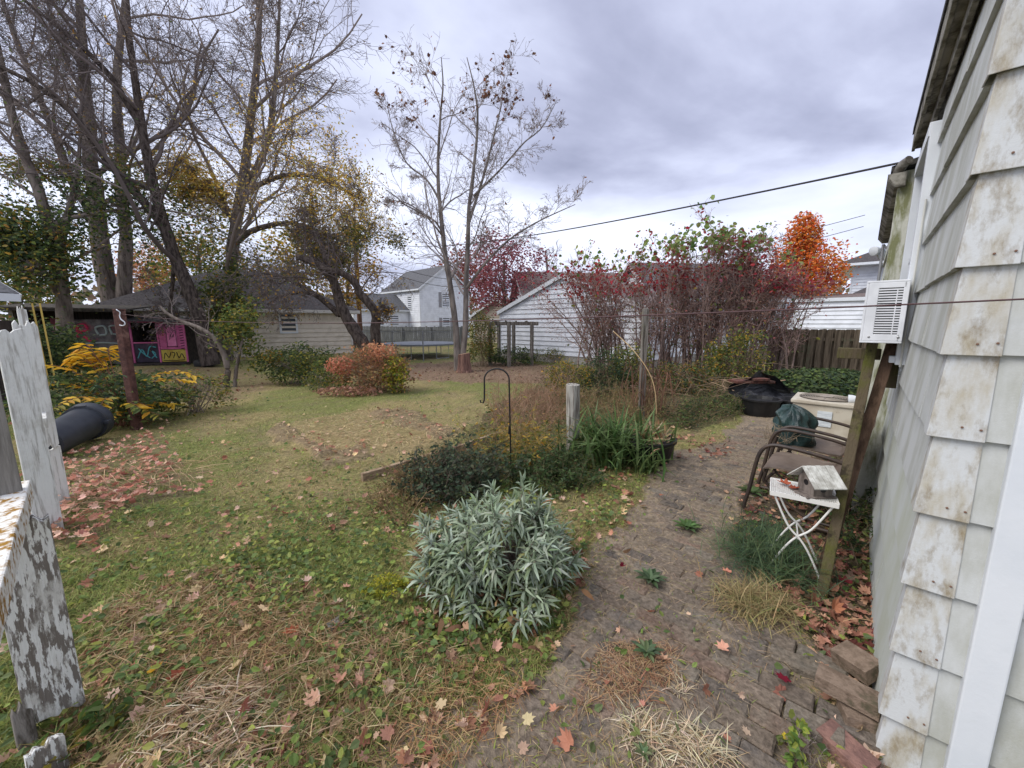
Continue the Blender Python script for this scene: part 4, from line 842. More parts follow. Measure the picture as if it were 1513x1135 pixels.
def vent():
    c = W(4.6, .14, .66); T = tag(MB().lathe([(.04, 0), (.042, .06), (.055, .09), (.06, .13), (.05, .135), (.045, .09)], c, 18, nrm(HN + A(0, 0, -.15))).build('dryer_vent', M_WHITE, org=c, smooth=True), 'white round vent pipe poking from the wall above the condenser', 'vent')
vent()
def side_table():
    z = .535; pc = [G(*p, z=z) for p in ((1137, 733), (1153, 703), (1229, 717), (1227, 751))]
    c = sum(pc) / 4; e1 = nrm((pc[3] - pc[0]) + (pc[2] - pc[1])); e1[2] = 0; e1 = nrm(e1); e2 = A(-e1[1], e1[0], 0); w1, w2 = .34, .26; up = A(0, 0, 1)
    T = thing('folding_table', 'small white wire-mesh folding table with rust spots and crossed legs', 'table', c * A(1, 1, 0)); m = mat('white_enamel', S(226, 224, 218), .5, S(140, 92, 66), sc=22, lo=.66, hi=.72, spec=.35)
    def q(a, b, zz): return c * A(1, 1, 0) + e1 * a + e2 * b + up * zz
    rim = MB()
    for (a0, b0, a1, b1) in ((-1, -1, 1, -1), (1, 1, -1, 1)): rim.bar(q(a0 * w1 / 2, b0 * w2 / 2, z - .01), q(a1 * w1 / 2, b1 * w2 / 2, z - .01), .006, .028)
    for a in (-1, 1): rim.bar(q(a * w1 / 2, -w2 / 2 + .004, z - .01), q(a * w1 / 2, w2 / 2 - .004, z - .01), .006, .028)
    rim.build('rim', m, T); ms = MB(); st = .021; k = -w2
    while k < w1 + w2:
        for sg in (1, -1):
            # diagonal strands of expanded metal
            pts = []
            for tt in np.linspace(0, w2, 2): pts.append((k + (tt if sg > 0 else w2 - tt) - w2 / 2 - w1 / 2 + w2 / 2, tt - w2 / 2))
            (a0, b0), (a1, b1) = pts
            def clip(a0, b0, a1, b1):
                lo, hi = -w1 / 2, w1 / 2; t0, t1 = 0, 1; da = a1 - a0
                if abs(da) < 1e-9: return None
                ta, tb = sorted(((lo - a0) / da, (hi - a0) / da)); t0, t1 = max(t0, ta), min(t1, tb)
                return None if t1 - t0 < .02 else (a0 + da * t0, b0 + (b1 - b0) * t0, a0 + da * t1, b0 + (b1 - b0) * t1)
            r_ = clip(a0, b0, a1, b1)
            if r_: ms.bar(q(r_[0], r_[1], z - .003 + (.001 if sg > 0 else -.0012)), q(r_[2], r_[3], z - .003 + (.001 if sg > 0 else -.0012)), .0055, .002)
        k += st
    ms.build('mesh_top', m, T)
    for b, sg in ((-w2 / 2 + .02, 1), (w2 / 2 - .02, 1)):
        for s_ in (-1, 1):
            pts = [q(s_ * w1 * .44, b, z - .02), q(s_ * w1 * .18, b + .006 * s_, z * .62), q(-s_ * .012, b + .01 * s_, z * .47), q(-s_ * w1 * .2, b + .006 * s_, z * .3), q(-s_ * w1 * .44, b, -.02)]
            MB().tube(bez(pts, 5), .0065, 8).build('leg', m, T, smooth=True)
    x = MB(); x.tube([q(0, -w2 / 2 + .02, z * .47), q(0, w2 / 2 - .02, z * .47)], .005, 6); x.build('cross_bar', m, T)
    # birdhouse standing on the table
    bo = q(.06, -.01, z + .001); T2 = thing('birdhouse', 'small weathered grey birdhouse with white ribbed roof on the mesh table', 'birdhouse', bo); f = nrm(e1 * .55 - e2 * .8); g = A(-f[1], f[0], 0)
    f_, g_ = -g, f      # gable faces f_
    def r(a, b, zz): return bo + f_ * a + g_ * b + up * zz
    gw = mat('birdhouse_wood', S(128, 118, 110), .9, S(92, 84, 78), sc=14, stretch=(2, 2, .3), bump=.4)
    b = MB(); hw, hd, hh, hp = .065, .06, .10, .172
    b.prism([r(-hd, -hw, 0), r(-hd, hw, 0), r(-hd, hw, hh), r(-hd, 0, hp - .012), r(-hd, -hw, hh)], f_ * 2 * hd); b.prism([r(-hd - .02, -hw - .02, 0), r(hd + .05, -hw - .02, 0), r(hd + .05, hw + .02, 0), r(-hd - .02, hw + .02, 0)], up * .008); b.build('body', gw, T2, bevel=.002)
    dr = MB(); dr.lathe([(.001, 0), (.018, 0), (.018, .002)], r(hd - .0005, 0, .075), 16, f_); dr.lathe([(.001, 0), (.018, 0), (.018, .002)], r(0, hw - .0005, .05), 16, g_); dr.build('entrance_hole', M_BLACK, T2)
    rf = MB(); 
    for s_ in (-1, 1):
        n_ = 7
        for k in range(n_):
            a = -.10 + k * .2 / n_; rf.prism([r(a + .001, 0, hp + .004), r(a + .2 / n_ - .002, 0, hp + .004), r(a + .2 / n_ - .002, s_ * .118, hh - .026), r(a + .001, s_ * .118, hh - .026)], up * (.006 + .002 * (k % 2)))
    rf.build('roof', mat('birdhouse_roof', S(214, 214, 208), .7, S(170, 168, 160), sc=16), T2)
    lf = MB(); lf.leaves(A(*q(-.09, .02, z + .014))[None], -e1[None] + e2[None] * .4, up[None], .11, .11, MAPLECURL, S(168, 92, 68)); lf.leaves(A(*q(-.05, -.03, z + .012))[None], e1[None] + e2[None] * .9, up[None], .08, .08, MAPLECURL, S(150, 80, 60))
    tag(lf.build('fallen_leaf', M_DRY, org=q(-.09, .02, z)), 'rusty curled leaf lying on the white mesh table', 'leaf')
side_table()
def bricks():
    m1 = mat('block_tan', S(138, 120, 104), .92, S(112, 96, 82), sc=24, bump=.6, bsc=60, spec=.1, col3=S(96, 90, 72), sc3=6); m2 = mat('block_red', S(146, 112, 100), .92, S(120, 92, 84), sc=20, bump=.6, bsc=60, spec=.1)
    def blk(px, py, z, ang, size, m, label, tilt=0.0, roll=0.0):
        c = G(px, py, z); a = R(ang); x = A(math.cos(a) * math.cos(tilt), math.sin(a) * math.cos(tilt), math.sin(tilt)); y = A(-math.sin(a), math.cos(a), roll); zz = np.cross(x, y)
        M = np.stack([x, nrm(y), nrm(zz)], 1)
        tag(MB().box(c, size, M).build('paver_block', m, org=c, bevel=.002), label, 'block', 'loose paver blocks against the house wall')
    blk(1252, 1020, .085, -47, (.205, .095, .06), m1, 'long tan paver block laid across the top of the stack')
    blk(1276, 1062, .01, -20, (.15, .09, .06), m1, 'tan paver block under the long top block')
    blk(1266, 978, .045, -75, (.15, .11, .07), m1, 'upright tan paver block leaning against the house at the back of the stack', .12, .25)
    blk(1250, 1108, -.03, -66, (.165, .11, .05), m2, 'reddish flat paver block lowest in front of the stack', -.12)
bricks()
# ---------------------------------------------------------------- planters, junk, boards
def planter():
    c = G(955, 678) * A(1, 1, 0); T = thing('black_planter', 'black plastic planter with dried stalks at the path edge', 'planter', c); m = mat('planter_black', S(22, 22, 24), .5, S(34, 33, 32), sc=6, spec=.4)
    MB().lathe([(.02, 0), (.25, 0), (.31, .24), (.325, .24), (.325, .27), (.29, .27), (.28, .22), (.02, .21)], c, 28).build('pot', m, T, smooth=False)
    s = MB(); n = 150; pos = c + A(.05, 0, .24) + np.stack([rng.normal(0, .10, n), rng.normal(0, .10, n), rng.uniform(-.02, .06, n)], 1); d = unit(n, -.1, .7); s.leaves(pos, d, unit(n), rng.uniform(.1, .3, n), rng.uniform(.012, .03, n), BL[2], pick([S(172, 146, 112), S(150, 118, 84), S(190, 168, 136)], n)); s.build('dead_foliage', M_DRY, T)
    v = MB(); v.tube(bez([c + A(.08, .0, .25), c + A(.085, 0, .6), c + A(.05, .1, .95), c + A(-.1, .3, 1.25), c + A(-.25, .8, 1.5)], 8), .005, 6, col=S(176, 150, 112)); v.build('dry_stalk', M_TWIG, T, smooth=True)
planter()
def junk():
    c = G(1135, 608) * A(1, 1, 0); m = MATS['planter_black']
    tub = lambda p, r_, h, nm, lab: tag(MB().lathe([(.02, 0), (r_ * .85, 0), (r_, h - .03), (r_ + .02, h - .03), (r_ + .02, h), (r_ - .02, h), (r_ - .04, h - .06), (.02, h - .08)], p, 20).build(nm, m, org=p), lab, 'planter')
    tub(c + A(-.32, -.25, 0), .30, .30, 'nursery_pot', 'left of the two black nursery tubs at the far end of the path'); tub(c + A(.30, -.22, 0), .27, .27, 'nursery_pot', 'black nursery tub right beside the other tub at the far path end')
    b = MB(); o = c + A(.18, .45, 0); v = []
    V = []; nu, nv = 18, 12
    for j in range(nv):
        t = j / (nv - 1)
        for i in range(nu):
            s_ = i / (nu - 1); V.append(o + A(-.55 + 1.25 * s_, .25 * math.sin(3 * t), .02) + A(.08 * math.sin(7 * t + s_ * 5), -.35 * (1 - t) + .06 * math.sin(9 * s_ + 4 * t), .62 * t * (.75 + .3 * math.sin(4.2 * s_)) + .03 * math.sin(17 * s_ + 9 * t)))
    V = np.array(V); n_ = len(V); f = [(j * nu + i, j * nu + i + 1, (j + 1) * nu + i + 1, (j + 1) * nu + i) for j in range(nv - 1) for i in range(nu - 1)]
    b.add(V, f); b.build  # draped sheet
    tag(b.build('plastic_sheet', mat('black_sheet', S(30, 30, 33), .35, S(48, 48, 52), sc=5, spec=.5, bump=.8, bsc=12), org=o), 'torn black plastic sheet bunched behind the nursery tubs', 'plastic sheet')
    k = MB(); k.box(o + A(-.2, .1, .48), (.75, .3, .05), None); k.box(o + A(-.1, .02, .53), (.3, .2, .05), None); tag(k.build('rotten_board', mat('rot_red', S(104, 66, 56), .9, S(70, 50, 44), sc=10, bump=.5), org=o + A(0, 0, .48), bevel=.008), 'reddish rotten boards lying over the black plastic sheet', 'board')
junk()
def edging():
    a, b = G(535, 712) * A(1, 1, 0), G(690, 665) * A(1, 1, 0); m = mat('edging_wood', S(156, 136, 112), .9, S(112, 92, 74), sc=12, stretch=(.5, .5, 2), bump=.5, bsc=30, spec=.1)
    tag(MB().bar(a + A(0, 0, .04), b + A(0, 0, .045), .05, .10).build('edging_board', m, org=a, bevel=.006), 'nearer wooden edging board along the planting border', 'board')
    a, b = G(690, 664) * A(1, 1, 0), G(742, 648) * A(1, 1, 0); tag(MB().bar(a + A(.03, .03, .05), b + A(0, 0, .06), .05, .10).build('edging_board', m, org=a, bevel=.006), 'farther pale edging board behind the shepherd hook', 'board')
    a, b = G(486, 934) * A(1, 1, 0), G(520, 912) * A(1, 1, 0); tag(MB().bar(a + A(0, 0, .02), b + A(0, 0, .025), .07, .018).build('wood_scrap', M_GREYWOOD, org=a, bevel=.003), 'flat grey scrap of wood lying in the ground cover', 'wood scrap')
edging()
def stump():
    c = G(684, 549) * A(1, 1, 0) + A(.05, 0, 0); T = thing('tree_stump', 'reddish-brown tree stump beside the twin-stemmed bare tree', 'stump', c); K = 16; mb = MB(); a = np.arange(K) * 2 * math.pi / K; prof = [(.30, -.05), (.25, .08), (.215, .3), (.20, .60)]; ph = [random.uniform(.88, 1.1) for _ in range(K)]
    V = np.vstack([c + np.stack([r_ * np.cos(a) * ph, r_ * np.sin(a) * ph, 0 * a + h + (.03 * np.cos(a) if h > .5 else 0)], 1) for r_, h in prof]); mb.add(V, [(k * K + i, k * K + (i + 1) % K, (k + 1) * K + (i + 1) % K, (k + 1) * K + i) for k in range(3) for i in range(K)]); mb.build('bark', mat('stump_bark', S(128, 98, 86), .95, S(92, 68, 60), sc=10, stretch=(2, 2, .25), bump=.7, bsc=24, bstretch=(2, 2, .2)), T)
    t = MB(); t.add(V[-K:] + A(0, 0, .001), [tuple(range(K))]); t.build('cut_top', mat('cut_wood', S(164, 134, 108), .9, S(136, 106, 84), sc=30), T)
stump()
# ---------------------------------------------------------------- branching
def resample(p, K):
    p = np.asarray(p, float); d = np.concatenate([[0], np.cumsum(np.linalg.norm(np.diff(p, axis=0), axis=1))]); t = np.linspace(0, d[-1], K)
    return np.stack([np.interp(t, d, p[:, i]) for i in range(3)], 1)
def sprout(Pn, Rn, n, t0, t1, ang, lf, up, K, wob, rf=.55, rmin=.003, tipf=.35, lens=None, flat=0.0, short=.4, droop=0.0, minlen=0.0):
    m, Kp, _ = Pn.shape
    tt = (t0 + (t1 - t0) * (np.arange(n)[None] + rng.uniform(0, 1, (m, n))) / n).reshape(-1); pi = np.repeat(np.arange(m), n)
    x = tt * (Kp - 1); i = np.minimum(x.astype(int), Kp - 2); f = (x - i)[:, None]
    p = Pn[pi, i] * (1 - f) + Pn[pi, i + 1] * f; r0 = Rn[pi, i] * (1 - f[:, 0]) + Rn[pi, i + 1] * f[:, 0]
    T = Pn[pi, i + 1] - Pn[pi, i]; T /= np.linalg.norm(T, axis=1, keepdims=True) + 1e-9
    L = np.linalg.norm(np.diff(Pn, axis=1), axis=2).sum(1)[pi] if lens is None else np.full(len(pi), lens)
    q = unit(len(pi)); q -= (q * T).sum(1, keepdims=True) * T; q /= np.linalg.norm(q, axis=1, keepdims=True) + 1e-9
    a = R(ang) * rng.uniform(.65, 1.3, len(pi)); d = np.cos(a)[:, None] * T + np.sin(a)[:, None] * q; d[:, 2] = d[:, 2] * (1 - flat) + up; d /= np.linalg.norm(d, axis=1, keepdims=True)
    ln = np.maximum(minlen, lf * L * (1 - short * tt) * rng.uniform(.6, 1.25, len(pi)))
    out = np.zeros((len(pi), K, 3)); out[:, 0] = p; step = ln / (K - 1)
    for k in range(1, K):
        d = d + rng.normal(0, wob, d.shape); d[:, 2] += up * .25 - droop * k / K; d /= np.linalg.norm(d, axis=1, keepdims=True); out[:, k] = out[:, k - 1] + d * step[:, None]
    r_ = np.maximum(rmin, np.minimum(r0 * rf * .8, .014 * ln + .001)); rad = np.maximum(rmin * .8, r_[:, None] * np.linspace(1, tipf, K)[None])
    return out, rad
def tree(name, label, base, trunks, spec, bark, twigcol, leaves=(), group=None, rmin=.006, cat='tree', branchname='branches', wob=.16):
    """trunks: [(points, r0, r1)]; spec: list of levels (n, t0, t1, angle, lenfactor, up, K, sides, droop)"""
    T = thing(name, label, cat, base, group); tr = MB(); Pn = []; Rn = []
    for pts, r0, r1 in trunks:
        p = resample(bez(pts, 6), 14); rr = np.linspace(1, 0, 14) ** .85 * (r0 - r1) + r1; rr[0] *= 1.25; rr[1] *= 1.06
        jit = rng.normal(0, 1, p.shape) * rr[:, None] * .10; jit[0] = 0; p = p + jit
        pp = resample(p, 34); r2 = np.interp(np.linspace(0, 1, 34), np.linspace(0, 1, 14), rr) * (1 + rng.normal(0, .035, 34)); tr.tube(pp, r2, 12)
        Pn.append(p); Rn.append(rr)
    tr.build('trunk', bark, T, smooth=True)
    Pn = np.array(Pn); Rn = np.array(Rn); br = MB(); tips = []
    cur = (Pn, Rn)
    for li, lv in enumerate(spec):
        n, t0, t1, ang, lf, up, K, sides = lv[:8]; droop = lv[8] if len(lv) > 8 else 0.0
        nx = sprout(cur[0], cur[1], n, t0, t1, ang, lf, up, K, wob, .6, rmin, droop=droop, minlen=lv[9] if len(lv) > 9 else 0.05)
        c = np.array(twigcol)[None] * rng.uniform(.7, 1.25, (len(nx[0]), 1)); br.tubes(nx[0], nx[1], sides, c)
        cur = nx; tips.append(nx[0])
    if spec: br.build(branchname, M_TWIG, T, smooth=True)
    if leaves:
        cand = np.concatenate([t.reshape(-1, 3) for t in tips[-2:]]) if tips else np.zeros((0, 3))
        lm = MB()
        for (n, filt, pal, size, tmpl, jit, m_) in leaves:
            c = cand[filt(cand)] if filt is not None else cand
            if len(c) == 0: continue
            pos = c[rng.integers(0, len(c), n)] + rng.normal(0, jit, (n, 3)); d = unit(n, -.95, .35); up = unit(n, -.2, 1)
            s = size * rng.uniform(.6, 1.3, n); lm.leaves(pos, d, up, s, s * m_, tmpl, pick(pal, n))
        if lm.n: lm.build('crown', M_LEAF, T)
    return T
def px(pts, Y, dy=None):
    Ys = Y if np.ndim(Y) else np.full(len(pts), Y) + (0 if dy is None else np.linspace(0, dy, len(pts)))
    return np.array([P(a, b, y) for (a, b), y in zip(pts, Ys)])
def ground(p): return A(p[0], p[1], 0)
YEL = [S(190, 150, 60), S(168, 128, 48), S(196, 162, 78), S(140, 116, 50), S(120, 112, 52)]
OCH = [S(150, 112, 56), S(172, 130, 60), S(130, 104, 56), S(108, 100, 50)]
GRN = [S(98, 114, 60), S(82, 100, 56), S(116, 126, 68), S(72, 90, 54)]
DGR = [S(72, 88, 58), S(60, 78, 54), S(86, 100, 62), S(54, 70, 50)]
YGR = [S(140, 134, 60), S(112, 116, 56), S(164, 148, 66), S(90, 100, 50)]
RED = [S(164, 52, 64), S(136, 46, 56), S(180, 76, 74), S(150, 72, 62)]
MAR = [S(150, 84, 92), S(132, 70, 80), S(164, 102, 104), S(120, 74, 80)]
ORA = [S(240, 128, 58), S(230, 108, 54), S(244, 152, 72), S(226, 140, 50), S(214, 100, 56)]
BROWN = [S(120, 76, 52), S(96, 60, 44), S(150, 104, 70), S(84, 56, 42)]
TW = S(134, 122, 115); TWD = S(106, 96, 93); TWG = S(150, 140, 134)
# big double-trunked tree behind the shed
t2 = px([(174, 480), (160, 420), (146, 335), (136, 250), (128, 150), (120, 40), (112, -90)], 17.5)
t2b = px([(180, 470), (186, 400), (184, 330), (178, 240), (172, 130), (182, 20), (192, -90)], 17.5, .6)
t2c = px([(146, 335), (108, 270), (78, 190), (40, 100), (10, 20), (-10, -60)], 17.5, -1.0)
lown = lambda z: (lambda c: c[:, 2] < z)
tree('silver_maple', 'huge double-trunked bare tree rising behind the dark lean-to shed', ground(t2[0]), [(t2, .36, .06), (t2b, .27, .05), (t2c, .17, .04)],
     [(11, .22, 1, 50, .5, .12, 9, 7), (7, .2, 1, 45, .58, .04, 7, 5), (7, .15, 1, 42, .6, .0, 6, 4), (5, .1, 1, 40, .6, -.06, 4, 3)], M_BARK, TW,
     [(5200, lown(8), OCH + GRN + YGR, .13, LEAFLO, .18, .5), (1500, None, OCH, .12, LEAFLO, .1, .4)], rmin=.0065)
# tree with dark green foliage at far left
t1 = px([(98, 500), (92, 440), (86, 385), (66, 310), (30, 210), (0, 90), (-20, -20)], 13.0)
t1b = px([(86, 385), (96, 330), (112, 270), (120, 190)], 13.0, .8)
t1c = px([(90, 440), (70, 410), (40, 370), (0, 340)], 13.0, -.8)
tree('mulberry_tree', 'grey-trunked tree with dark green lower foliage at the far left', ground(t1[0]), [(t1, .19, .05), (t1b, .12, .03), (t1c, .09, .03)],
     [(9, .2, 1, 55, .5, .08, 8, 6), (7, .2, 1, 45, .6, .0, 6, 4), (6, .15, 1, 42, .6, -.06, 5, 3), (5, .1, 1, 42, .6, -.08, 4, 3)], M_BARK, TW,
     [(9000, lambda c: (c[:, 2] < 6.2), DGR + GRN + YGR[:1], .12, LEAF, .45, .55), (1500, lambda c: (c[:, 2] < 4.2), YGR + OCH, .12, LEAF, .6, .5), (700, None, GRN + OCH, .12, LEAFLO, .1, .4)], rmin=.007)
# leaning dark tree in front of the playhouse side
t3 = px([(312, 540), (302, 500), (284, 440), (262, 392), (242, 335), (224, 255), (206, 172), (198, 110), (190, 40), (186, -50)], 14.4)
t3b = px([(240, 330), (215, 300), (160, 240), (110, 170), (60, 130), (0, 98), (-90, 60)], 14.4, -1.8)
t3c = px([(209, 185), (160, 110), (110, 60), (60, 20), (0, -30)], 14.4, -1.0)
t3d = px([(258, 385), (262, 370), (272, 440), (250, 460), (236, 470)], 14.4, .5)[[0, 3, 4]]
tree('leaning_tree', 'dark leaning bare tree beside the pink playhouse with a long left limb', ground(t3[0]), [(t3, .24, .04), (t3b, .14, .03), (t3c, .11, .03), (t3d, .07, .04)],
     [(12, .28, 1, 58, .46, .1, 8, 6), (7, .15, 1, 48, .6, .02, 7, 4), (7, .1, 1, 45, .62, .0, 5, 3), (5, .1, 1, 42, .6, -.05, 4, 3)], M_BARKDARK, TWD, [(900, None, OCH + GRN, .11, LEAFLO, .06, .35)], rmin=.006)
# tall straight tree with yellow leaves and ivy on its trunk
t4 = px([(330, 530), (336, 450), (343, 380), (352, 310), (362, 250), (372, 170), (380, 90), (385, 0), (388, -80)], 16.6)
t4b = px([(352, 312), (372, 262), (394, 215), (404, 150), (411, 60), (414, -30)], 16.6, -.5)
t4c = px([(346, 360), (380, 338), (430, 330), (480, 345), (530, 370)], 16.6, -1.2)
t4d = px([(356, 290), (400, 265), (450, 258), (500, 275), (540, 300)], 16.6, -1.5)
t4e = px([(350, 330), (320, 300), (292, 270), (270, 250)], 16.6, -.8)
yf = lambda c: (c[:, 2] < 1.6 + (478 - 190) / 570 * 16) & (c[:, 2] > 2.2)
tree('yellow_ash', 'tall upright tree with ochre-yellow lower leaves and ivy-covered trunk', ground(t4[0]), [(t4, .29, .04), (t4b, .14, .03), (t4c, .12, .03), (t4d, .11, .03), (t4e, .1, .03)],
     [(13, .2, 1, 50, .42, .12, 8, 6), (8, .15, 1, 42, .55, .04, 6, 4), (7, .12, 1, 40, .6, .0, 5, 3), (5, .1, 1, 40, .6, -.08, 4, 3)], M_BARK, TW,
     [(15000, yf, [S(230, 190, 92), S(214, 172, 78), S(234, 202, 116), S(190, 164, 78), S(172, 164, 86)], .11, LEAFLO, .34, .45), (4200, lambda c: c[:, 2] < 5.0, YGR + GRN, .12, LEAFLO, .2, .5), (1500, None, OCH, .12, LEAFLO, .08, .35)], rmin=.007)
# crooked dark-barked twin trunk
t5 = px([(552, 540), (535, 505), (520, 480), (505, 458), (498, 430), (490, 408), (470, 390), (440, 380)], 14.0)
t5b = px([(556, 540), (554, 485), (556, 470), (545, 448), (530, 432), (522, 412), (500, 402), (474, 396)], 14.0, -.4)
t5c = px([(555, 478), (562, 462), (574, 457)], 14.0, -.3)
t5d = px([(503, 465), (470, 438), (430, 415), (400, 405), (370, 408)], 14.0, .5)
t5e = px([(490, 408), (480, 380), (470, 350), (440, 335)], 14.0, .3)
t5f = px([(500, 465), (460, 434), (420, 436), (395, 450)], 14.0, -.6)
tree('crooked_tree', 'gnarled dark-barked tree with two crooked trunks and twiggy drooping crown', ground(t5[0]), [(t5, .25, .1), (t5b, .2, .08), (t5c, .08, .05), (t5d, .10, .03), (t5e, .12, .05), (t5f, .08, .03)],
     [(8, .55, 1, 70, .6, .25, 8, 5), (7, .2, 1, 55, .6, .0, 7, 4, .08), (5, .1, 1, 50, .6, -.06, 5, 3, .12), (4, .1, 1, 50, .6, -.1, 4, 3)], M_BARKDARK, TWD,
     [(1500, None, YEL + OCH + GRN[:1], .10, LEAFLO, .1, .45)], rmin=.0055, wob=.24)
# slender twin-stemmed bare tree in the middle
t6 = px([(677, 548), (672, 470), (662, 400), (655, 350), (647, 260), (650, 180), (655, 125), (652, 85)], 13.2)
t6b = px([(681, 546), (688, 480), (690, 400), (692, 320), (700, 250), (706, 170), (699, 120), (690, 85)], 13.2, .2)
t6c = px([(692, 330), (714, 262), (732, 190), (742, 150), (741, 120)], 13.3, .2)
t6d = px([(690, 425), (715, 392), (755, 352), (800, 325), (850, 302)], 13.2, -.6)
t6e = px([(652, 300), (630, 265), (600, 240), (580, 190), (572, 150)], 13.2, .3)
t6f = px([(700, 290), (740, 250), (775, 210), (800, 190), (822, 150)], 13.2, -.3)
t6g = px([(655, 350), (630, 320), (600, 300), (565, 295)], 13.2, -.4)
tip = lambda c: (c[:, 2] > 8.0)
tree('slender_tree', 'slender twin-stemmed bare tree with few brown leaves at its top, in mid yard', ground((t6[0] + t6b[0]) / 2), [(t6, .115, .012), (t6b, .11, .012), (t6c, .05, .01), (t6d, .045, .01), (t6e, .036, .008), (t6f, .036, .008), (t6g, .032, .008)],
     [(12, .22, .95, 48, .28, .12, 9, 5), (7, .1, 1, 44, .6, .05, 7, 4), (6, .1, 1, 42, .6, .03, 5, 3), (2, .1, 1, 40, .6, .03, 4, 3)], M_BARKGREY, TWG,
     [(260, tip, BROWN, .15, MAPLE, .05, .8), (170, None, BROWN, .11, LEAF, .04, .5)], rmin=.0048, wob=.15)
# small arching stem tree
s1 = px([(333, 572), (336, 545), (326, 512), (308, 492), (282, 480), (250, 466), (236, 452)], 9.9)
s2 = px([(346, 573), (352, 530), (358, 500), (354, 470)], 9.9, .3)
tree('arching_sapling', 'small two-stemmed sapling with one stem arching left over the lawn', ground(s1[0]), [(s1, .075, .03), (s2, .05, .015)],
     [(7, .3, 1, 50, .35, .1, 6, 5), (5, .2, 1, 45, .5, .0, 5, 3), (4, .1, 1, 45, .5, 0, 4, 3)], M_BARK, TW, [(1500, lambda c: c[:, 0] > -7.6, GRN + YGR, .085, LEAF, .18, .6)], rmin=.004)
# ivy on the tall tree's trunk
def clump(name, label, c, rad, n, pal, size, stems=10, kind=None, cat='shrub', m_=.5, tmpl=LEAF, group=None, stemcol=TW, hollow=.45, zlo=.0, M=None, droop=(-.9, .5), stemr=.006, extra=(), part='foliage'):
    c = np.asarray(c, float); rad = np.asarray(rad, float)
    T = thing(name, label, cat, A(c[0], c[1], 0) if True else c, group)
    if stems:
        b = MB(); tops = c + rad * unit(stems, .1, 1) * rng.uniform(.5, 1.05, (stems, 1)); roots = A(c[0], c[1], -.03) + np.stack([rng.normal(0, rad[0] * .22, stems), rng.normal(0, rad[1] * .22, stems), 0 * tops[:, 0]], 1)
        mid = (roots + tops) / 2 + rng.normal(0, .06, (stems, 3)); k = np.linspace(0, 1, 9)[None, :, None]
        Pn = roots[:, None] * (1 - k) ** 2 + 2 * mid[:, None] * k * (1 - k) + tops[:, None] * k ** 2; Rn = np.linspace(1, .4, 9)[None] * stemr * rng.uniform(.7, 1.5, (stems, 1))
        b.tubes(Pn, Rn, 5, np.array(stemcol)[None] * rng.uniform(.7, 1.2, (stems, 1)))
        q, r_ = sprout(Pn, Rn, 7, .25, 1, 45, .38, .06, 5, .2, .6, stemr * .35); b.tubes(q, r_, 4, np.array(stemcol)[None] * rng.uniform(.7, 1.2, (len(q), 1)))
        q2, r2 = sprout(q, r_, 4, .2, 1, 45, .5, .0, 4, .2, .6, stemr * .3); b.tubes(q2, r2, 3, np.array(stemcol)[None] * rng.uniform(.7, 1.2, (len(q2), 1)))
        b.build('stems', M_TWIG, T, smooth=True)
    lm = MB()
    nc = max(6, n // 28); cc = unit(nc, -.7, 1) * (hollow + (1 - hollow) * rng.uniform(0, 1, (nc, 1)) ** .5); cc = c + rad * cc * (1 + rng.normal(0, .1, (nc, 1)))
    pos = cc[rng.integers(0, nc, n)] + rng.normal(0, 1, (n, 3)) * rad * .13; pos[:, 2] = np.maximum(pos[:, 2], .015)
    d = unit(n, *droop) + (pos - c) / (np.linalg.norm(pos - c, axis=1, keepdims=True) + .01) * .6; s = size * rng.uniform(.55, 1.3, n)
    colr = pick(pal, n) 
    lm.leaves(pos, d, unit(n, .0, 1), s, s * m_, tmpl, colr)
    for (n2, cen, rd, pal2) in extra:
        p2 = np.asarray(cen) + unit(n2) * rng.uniform(0, 1, (n2, 1)) ** .4 * np.asarray(rd); p2[:, 2] = np.maximum(p2[:, 2], .02); s2 = size * rng.uniform(.55, 1.3, n2); lm.leaves(p2, unit(n2, *droop), unit(n2, 0, 1), s2, s2 * m_, tmpl, pick(pal2, n2))
    lm.build(part, M or M_LEAF, T); 
    if kind: T['kind'] = kind
    return T
def at(px_, py_, Y): return P(px_, py_, Y)
clump('ivy_column', 'green and yellow ivy mass swallowing the lower trunk of the ash', at(335, 455, 16.0), (.95, .7, 1.75), 4200, GRN + YGR + DGR[:1], .13, 8, cat='ivy', hollow=.2)
